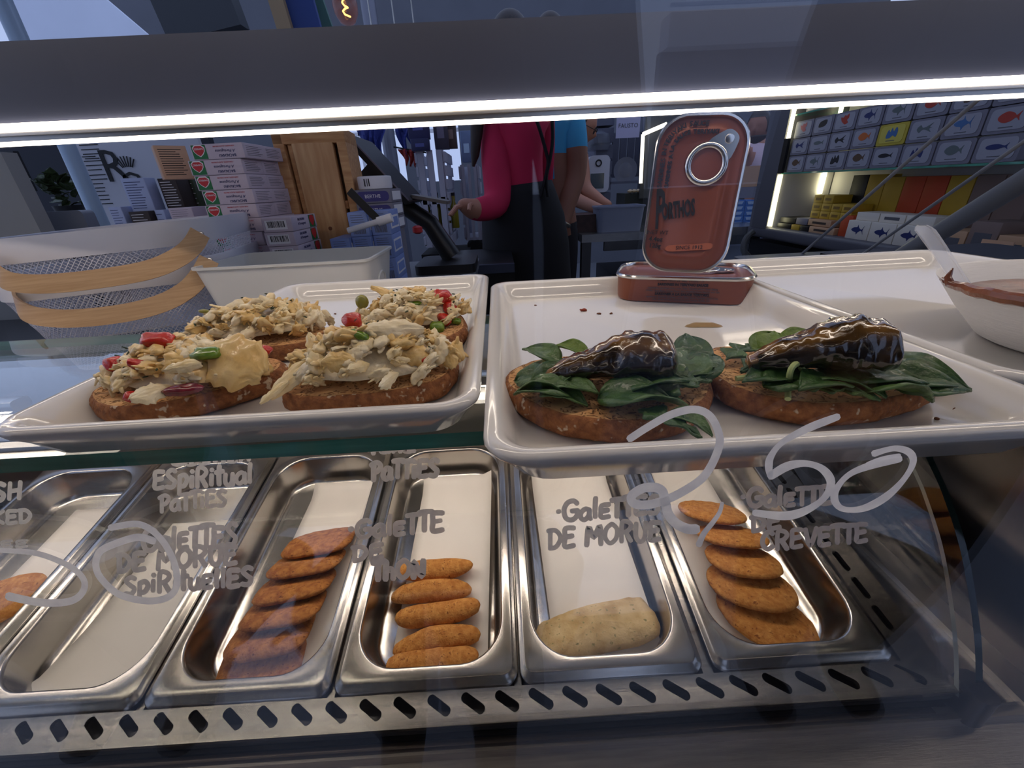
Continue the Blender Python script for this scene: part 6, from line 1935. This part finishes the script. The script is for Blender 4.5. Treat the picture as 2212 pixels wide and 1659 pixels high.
# lit frame left of the standing tin
lf = thing('lit_frame', 'slim lit frame behind the standing tin', 'frame', ony(1400, 345, 2.6))
for a, b in (((1389, 290), (1384, 396)), ((1389, 290), (1440, 268))):
    A = ony(*a, 2.6)-lf.location; B = ony(*b, 2.6)-lf.location
    MB().cyl(A, B, .010, 8).build('light_bar', mat('frame_light', (255, 250, 230), .4, emit=(255, 246, 220), estr=2.0), lf)
MB().box(ony(1425, 340, 2.66)-lf.location, (.2, .02, .42)).build('frame_panel', mat('slate_panel', (66, 66, 64), .6), lf)
# apparatus beside the glasses person
mc = thing('white_machine', 'white rounded machine with a grey screen between the people and crates', 'machine', ony(1288, 412, 3.1))
MB().rbox((0, 0, .10), (.14, .12, .22), .03, axis=1).build('machine_body', mat('white_machine_shell', (196, 196, 206), .4), mc)
MB().box((-.01, -.061, .06), (.09, .004, .09)).build('screen', mat('dull_screen', (70, 80, 86), .2), mc)
MB().tube([(-.005+.018*math.cos(a), -.064, .165+.018*math.sin(a)) for a in [2*math.pi*i/16 for i in range(16)]], .004, 6, closed=True).build('knob_ring', INK, mc)
MB().lathe((0, .0, .24), [(.07, 0), (.08, .04), (.07, .09), (.03, .11)], 20).build('glass_hopper', mat('smoky_hopper', (120, 124, 136), .15, alpha=.6), mc)
one('dark_figure_lamp', MB().tube([ony(1297, 285, 3.4), ony(1299, 320, 3.4), ony(1300, 420, 3.4)], [.06, .05, .02], 12), INK, 'dark lamp head beside the white machine', 'lamp')
# blue cartons and paper bag below the man
for r in range(6):
    for c_ in range(2):
        P = ony(1598+24*c_-1.5*r, 438+11.2*r, 2.55)
        t = thing('blue_tin_carton', 'bright blue carton, %s column, %s from the top, right of the standing tin' % (['left', 'right'][c_], ORD[r]), 'carton', (P.x, P.y, P.z-.014), 'bright blue cartons')
        MB().box((0, .05, .014), (.062, .10, .027)).build('carton_shell', mat('bright_blue_carton', (40, 110, 190), .5), t, False)
        MB().prism([Vector((-.022, -.0005, .022)), Vector((.022, -.0005, .022)), Vector((.014, -.0005, .006)), Vector((-.014, -.0005, .006))], (0, -.001, 0)).build('label_panel', mat('pale_blue_label', (170, 196, 226), .5), t, False)
P = ony(1605, 505, 2.55)
one('blue_carton_shelf', MB().box((P.x+.02, 2.66, P.z-.03), (.40, .34, .055)), mat('lilac_shelf', (140, 146, 176), .5), 'pale lilac shelf under the bright blue cartons', 'shelf')
one('shelf_support', MB().box((P.x+.02, 2.68, (P.z-.058+FZ)/2), (.34, .28, P.z-.058-FZ)), mat('dark_support', (120, 130, 150), .6), 'pale panel under the lilac shelf', 'panel')
pbg = one('paper_bag', MB().rbox((0, .05, .055), (.20, .09, .11), .02, axis=1), mat('kraft_paper', (196, 150, 112), .7, bump=.6, bscale=30), 'crumpled kraft paper bag below the bearded person', 'bag')
pbg.location = ony(1608, 404, 2.66)
one('clear_box', MB().box((0, .05, .03), (.30, .10, .06)), mat('greyish_box', (120, 116, 124), .4), 'grey box between the paper bag and blue cartons', 'box').location = ony(1608, 428, 2.66)
cbl = smooth_open([ony(1628, 500, 2.0), ony(1612, 515, 2.0), ony(1606, 540, 2.0), ony(1622, 565, 2.0), ony(1604, 590, 2.0)], 5)
one('cable_bundle', MB().tube(cbl, .014, 8), mat('grey_cable', (70, 68, 64), .6), 'grey cable bundle hanging at the foot of the shelf unit', 'cable')
one('dark_duct', MB().cyl(ony(1618, 592, 1.2), ony(1720, 570, 1.25), .03, 16), mat('navy_pipe', (30, 32, 52), .3, coat=.4), 'dark blue pipe low behind the right trays', 'pipe')

# ------------------------------------------------------------------ left distance
pole = one('grey_pole', MB().cyl((ony(182, 400, 1.5).x, 1.5, FZ), (ony(182, 400, 1.5).x, 1.5, 1.3), .022, 20), mat('pole_grey_blue', (170, 188, 206), .4, .2), 'slim blue grey pole at the far left', 'pole')
sg_ = thing('menu_board', 'pale menu board with a large R and a crowned O, left background', 'sign', ony(290, 400, 2.0))
A = ony(176, 300, 2.0)-sg_.location; B = ony(470, 520, 2.0)-sg_.location
MB().box(((A.x+B.x)/2-.0, .02, (A.z+B.z)/2+.02), (B.x-A.x+.10, .02, A.z-B.z+.3)).build('board', mat('board_grey', (196, 194, 200), .6), sg_, False)
P = ony(243, 362, 2.0)-sg_.location
text('R', sg_, INK, (P.x, .006, P.z), (math.pi/2, 0, 0), .17, ext=.001)
P = ony(285, 392, 2.0)-sg_.location
text('O', sg_, INK, (P.x, .006, P.z-.01), (math.pi/2, 0, 0), .12, ext=.001)
mb = MB()
for k in range(7):
    a = math.radians(50+80*k/6)
    mb.cyl((P.x+.03*math.cos(a), .006, P.z+.045+.01*math.sin(a)), (P.x+.06*math.cos(a), .006, P.z+.04+.055*math.sin(a)), .002, 6)
mb.build('crown', INK, sg_)
for k, (px, py) in enumerate([(180, 320), (186, 345), (196, 385), (206, 420)]):
    P = ony(px+6, py, 2.0)-sg_.location
    lines(sg_, P.x-.03, P.x+.05, P.z-.045, P.z+.02, .008, 4, INK, k, .0035)
one('left_partition', MB().box((-1.14, .93, (.10+FZ)/2), (.44, .03, .10-FZ)), mat('warm_grey_panel', (150, 148, 144), .6), 'warm grey partition panel at the far left edge', 'partition')
wl = one('dark_backboard', MB().box((-2.35, 2.6, .1), (1.7, .04, 1.1)), mat('navy_wall', (24, 28, 40), .6), 'dark navy backboard behind the grey pole', 'backboard')
o = thing('wall_screen', 'small bright framed screen at the left edge', 'screen', ony(22, 372, 1.75))
MB().box((0, 0, 0), (.11, .02, .13)).build('screen_frame', BLACK, o)
MB().box((0, -.011, 0), (.085, .004, .10)).build('screen_face', mat('screen_glow', (190, 196, 230), .4, emit=(190, 200, 240), estr=.5, var=.5, vscale=60), o)
pt = thing('potted_plant', 'small dark leafy plant behind the grey pole', 'plant', ony(168, 490, 1.62))
MB().lathe((0, 0, 0), [(.03, 0), (.04, .06), (.042, .07)], 14).build('pot', INK, pt)
rnd = random.Random(3)
lfm = leaf_mesh(mat('plant_leaf', (58, 72, 40), .4), 44, False, .2, .3)
for i in range(34):
    o = link('plant_leaf', lfm, pt, (rnd.uniform(-.035, .035), rnd.uniform(-.03, .03), .06+rnd.uniform(0, .09)), (rnd.uniform(-.7, .7), rnd.uniform(-1.2, -.1), rnd.uniform(0, 6.28)), (.05, .05, .05))
o = thing('grey_case', 'pale grey case behind the wire baskets', 'case', ony(130, 505, 1.0))
MB().rbox((0, .02, .0), (.125, .03, .09), .008, axis=1).build('case_shell', mat('case_grey', (122, 126, 138), .45), o)
one('case_stand', MB().rbox((ony(130, 505, 1.0).x, 1.03, (CZ+ony(130, 505, 1.0).z-.045)/2), (.11, .04, ony(130, 505, 1.0).z-.045-CZ), .004), BLACK, 'dark stand under the pale grey case', 'stand')
one('small_dish', MB().lathe(ony(118, 478, 1.4), [(.02, 0), (.034, .012), (.030, .014), (.01, .004)], 18), ALU, 'small shiny steel dish near the plant', 'dish')
# bunting between the poles
p2 = one('far_pole', MB().cyl((ony(842, 320, 3.6).x, 3.6, FZ), (ony(842, 320, 3.6).x, 3.6, 1.35), .05, 20), mat('pole_grey', (120, 122, 134), .35, .4), 'grey metal pole behind the point of sale screen', 'pole')
BUN_B = mat('blue_bunting', (44, 56, 130), .7); BUN_R = mat('red_bunting', (150, 44, 40), .7); BUN_G = mat('green_bunting', (110, 130, 90), .7)
def flag(px, py, Y, s, m_, lab, k):
    P = ony(px, py, Y)
    rnd = random.Random(k)
    n = 8; rows = []
    for j in range(n+1):
        f = j/n; w = s*(1-f)*.6+.004
        rows.append([Vector((w*(i/5-.5)+.01*math.sin(f*4+k), .02*math.sin(i*1.3+f*5+k), -s*f*1.1)) for i in range(6)])
    o = MB().loft(rows, closed=False).build('bunting_flag', m_)
    o.location = P
    sm = o.modifiers.new('t', 'SOLIDIFY'); sm.thickness = .002
    tag(o, lab, 'bunting', 'bunting flags in the background')
for k, (px, py, m_, w_) in enumerate([(782, 275, BUN_B, 'blue'), (800, 272, BUN_B, 'blue'), (815, 270, BUN_B, 'blue'), (868, 268, BUN_B, 'blue'), (885, 266, BUN_B, 'blue'), (872, 322, BUN_R, 'red'), (884, 324, BUN_R, 'red'), (896, 326, BUN_R, 'red')]):
    flag(px, py, 3.2, .16 if w_ == 'blue' else .09, m_, '%s bunting flag, %s from the left among the %s ones' % (w_, ORD[[0, 1, 2, 3, 4, 0, 1, 2][k]], w_), k)
for pts, nm in (([(740, 278), (782, 275), (800, 272), (815, 270), (868, 268), (885, 266), (910, 262)], 'blue'), ([(850, 318), (872, 322), (884, 324), (896, 326), (920, 330)], 'red')):
    one('bunting_string', MB().tube([ony(x, y, 3.2)+Vector((0, .005, .002)) for x, y in pts], .006, 6), INK, 'thin string carrying the %s bunting flags' % nm, 'string')
# bulb, cables and boards over the canopy
bl = thing('filament_bulb', 'glowing filament bulb hanging above the canopy', 'bulb', ony(745, 10, 1.6))
MB().lathe((0, 0, 0), [(.004, -.050), (.022, -.042), (.034, -.02), (.036, .005), (.026, .035), (.014, .055), (.014, .075)], 20).build('bulb_glass', mat('amber_glass', (120, 80, 50), .08, alpha=.35, coat=.5), bl)
MB().tube([(.010*math.cos(a)*(1-.04*i), .010*math.sin(a), -.028+.004*i) for i in range(14) for a in [i*1.2]], .0022, 6).build('filament', mat('filament_glow', (255, 190, 90), .5, emit=(255, 180, 70), estr=9.0), bl)
MB().cyl((0, 0, .07), (0, 0, .12), .016, 14).build('socket', INK, bl)
MB().cyl((0, 0, .12), (0, 0, .9), .003, 6).build('flex', INK, bl)
for k, px in enumerate((797, 848, 890)):
    P = ony(px, 20, 1.2)
    one('hanging_wire', MB().cyl((P.x, P.y, P.z-.06), (P.x, P.y, 1.3), .0016, 6), ALU, 'thin steel wire hanging above the canopy, %s from the bulb' % ORD[k], 'wire', 'hanging wires')
one('green_blue_poster', MB().box(ony(640, 0, 1.9), (.12, .02, .5), rot=Matrix.Rotation(-.1, 3, 'Y')), mat('poster_blue', (50, 74, 140), .6), 'blue poster edge above the canopy', 'poster')
one('tan_post', MB().box(ony(598, 0, 1.88), (.05, .03, .5), rot=Matrix.Rotation(-.1, 3, 'Y')), mat('tan_post', (176, 150, 116), .6), 'tan post edge beside the blue poster', 'post')
one('green_poster', MB().box(ony(668, 0, 2.0), (.10, .02, .5), rot=Matrix.Rotation(-.2, 3, 'Y')), mat('poster_green', (80, 120, 110), .6), 'green poster edge above the canopy', 'poster')
one('white_sail', MB().prism([ony(18, -60, 4.2), ony(60, 230, 4.2), ony(420, 160, 4.2), ony(160, -60, 4.2)], (0, .03, 0)), mat('white_sail_cloth', (226, 232, 246), .7, var=.03, vscale=3), 'white roof panel high at the upper left', 'roof panel')
one('dark_ceiling_box', MB().box(ony(430, 20, 3.0), (.42, .1, .24), rot=Matrix.Rotation(-.15, 3, 'Y')), mat('dark_unit', (44, 48, 54), .5), 'dark unit hanging above the canopy at the upper left', 'ceiling unit')

# ------------------------------------------------------------------ shell of the stall and the hall behind the camera
struct('ceiling', MB().box((.6, .85, 1.36), (5.0, 1.1, .08)), CEIL_M, smooth=False)
mbw = MB()
zt = 1.32
def wallseg(x0, x1, z0, z1): mbw.box(((x0+x1)/2, 6.4, (z0+z1)/2), (x1-x0, .1, z1-z0))
wins = [(-2.3, -1.2), (-.95, -.45)]
xs = -4.5
for a, b in wins:
    wallseg(xs, a, FZ, 2.6); wallseg(a, b, FZ, .1); wallseg(a, b, 1.3, 2.6); xs = b
wallseg(xs, 4.9, FZ, 2.6)
struct('wall_back', mbw, WALL_G, smooth=False)
struct('wall_right', MB().box((4.9, 3.4, .1), (.1, 6.0, 2.4)), WALL_G, smooth=False)
for k, (a, b) in enumerate(wins):
    w = MB().box(((a+b)/2, 6.4, .7), (.04, .06, 1.2)).box(((a+b)/2, 6.4, .7), (b-a, .06, .04))
    tag(w.build('window_%d' % (k+1), PR_W, None, False), kind='structure')
one('sky_blocker', MB().box((0, -.48, 1.52), (8, 1.6, .03)), mat('sky_blocker_grey', (60, 62, 70), .8), 'added unseen dark sheet blocking sky light above the customers', 'light blocker')  # added out of view to keep overhead sky light off the trays
for x in (-3.9, 3.9):
    one('blocker_post', MB().cyl((x, -1.2, FZ), (x, -1.2, 1.505), .03, 12), ALU, 'steel post at the %s end of the added sky blocker' % ('left' if x < 0 else 'right'), 'post')  # posts added to carry the unseen blocker
# onlookers mirrored in the front pane
def standing(name, label, cx, cy, h, wdt, arm=0.0, m_=COAT):
    zf = FZ
    J = {'pelvis': ((cx, cy, zf+h*.53), wdt*.86, wdt*.50), 'waist': ((cx, cy, zf+h*.62), wdt*.86, wdt*.46), 'chest': ((cx, cy, zf+h*.74), wdt*.90, wdt*.50), 'upper': ((cx, cy, zf+h*.81), wdt*.66, wdt*.40), 'neck': ((cx, cy, zf+h*.86), .06), 'headb': ((cx, cy, zf+h*.90), .075)}
    E_ = [('pelvis', 'waist', 't'), ('waist', 'chest', 't'), ('chest', 'upper', 't'), ('upper', 'neck', 's'), ('neck', 'headb', 's')]
    for s, nm in ((-1, 'l'), (1, 'r')):
        J['sh'+nm] = ((cx+s*wdt*.82, cy, zf+h*.80), .07)
        J['el'+nm] = ((cx+s*wdt*1.05, cy+.02+arm*.10, zf+h*(.62 if not arm else .64)), .058)
        J['wr'+nm] = ((cx+s*wdt*(.95 if not arm else .45), cy+.06+arm*.24, zf+h*(.50 if not arm else .66)), .042)
        J['ha'+nm] = ((cx+s*wdt*(.93 if not arm else .3), cy+.08+arm*.26, zf+h*(.46 if not arm else .68)), .036)
        J['hp'+nm] = ((cx+s*wdt*.40, cy, zf+h*.46), wdt*.46)
        J['kn'+nm] = ((cx+s*wdt*.40, cy, zf+h*.27), .105)
        J['an'+nm] = ((cx+s*wdt*.38, cy, zf+.07), .05)
        J['to'+nm] = ((cx+s*wdt*.38, cy+.12, zf+.04), .038)
        E_ += [('upper', 'sh'+nm, 't'), ('sh'+nm, 'el'+nm, 't'), ('el'+nm, 'wr'+nm, 't'), ('wr'+nm, 'ha'+nm, 's'), ('pelvis', 'hp'+nm, 'l'), ('hp'+nm, 'kn'+nm, 'l'), ('kn'+nm, 'an'+nm, 'l'), ('an'+nm, 'to'+nm, 'l')]
    t = skin_person(name, label, J, E_, [m_, SKIN_D, TROUS], lambda tg, c: {'t': 0, 's': 1, 'l': 2}[tg], 'customers in front of the glass')
    add_head(t, (cx, cy, zf+h*.94), math.radians(180), 0, SKIN_D, 'short')
    for s, nm in ((-1, 'l'), (1, 'r')):
        fingers(t, J['ha'+nm][0], (-s*.3, .3 if arm else 0, .6 if arm else -1), (0, 1, 0), SKIN_D)
    return t
standing('person', 'customer in a dark coat mirrored in the glass, just left of centre', -.16, -.29, 1.74, .25)
standing('person', 'customer in a dark coat mirrored in the glass, right of the bright gap', .64, -.38, 1.66, .25)
standing('person', 'customer in a dark coat mirrored in the glass at the left', -.86, -.40, 1.70, .27)
one('reflection_block', MB().box((1.0, -2.5, (FZ-.05)/2), (2.6, .5, -.05-FZ)), mat('reflection_block_white', (226, 230, 240), .6), 'added white block making a bright reflection between the customers', 'counter')  # block added behind the camera to brighten the gap in the pane's reflection
# balcony of the hall, behind the camera
BALW = mat('white_balcony', (226, 230, 240), .6)
bal = thing('hall_balcony', 'white hall balcony with ringed railing mirrored above the canopy', 'balcony', (6.0, -8.0, FZ))
def bb(mb, nm, m_=BALW): return inpar(mb.build(nm, m_, None, False), bal)
bb(MB().box((6.0, -8.0, 2.05), (6.4, .4, .42)), 'balcony_slab')
bb(MB().box((6.0, -8.2, .4), (6.4, .2, 2.9)), 'balcony_wall', mat('hall_wall_grey', (150, 156, 172), .7))
for z in (2.36, 2.62, 3.30):
    bb(MB().box((6.0, -7.85, z), (6.4, .05, .04)), 'rail')
for k in range(40):
    x = 2.9+k*.16
    bb(MB().box((x, -7.85, 2.95), (.028, .028, .70)), 'baluster')
    bb(MB().tube([(x+.08+.07*math.cos(a), -7.85, 2.49+.07*math.sin(a)) for a in [2*math.pi*i/12 for i in range(12)]], .014, 5, closed=True), 'ring')
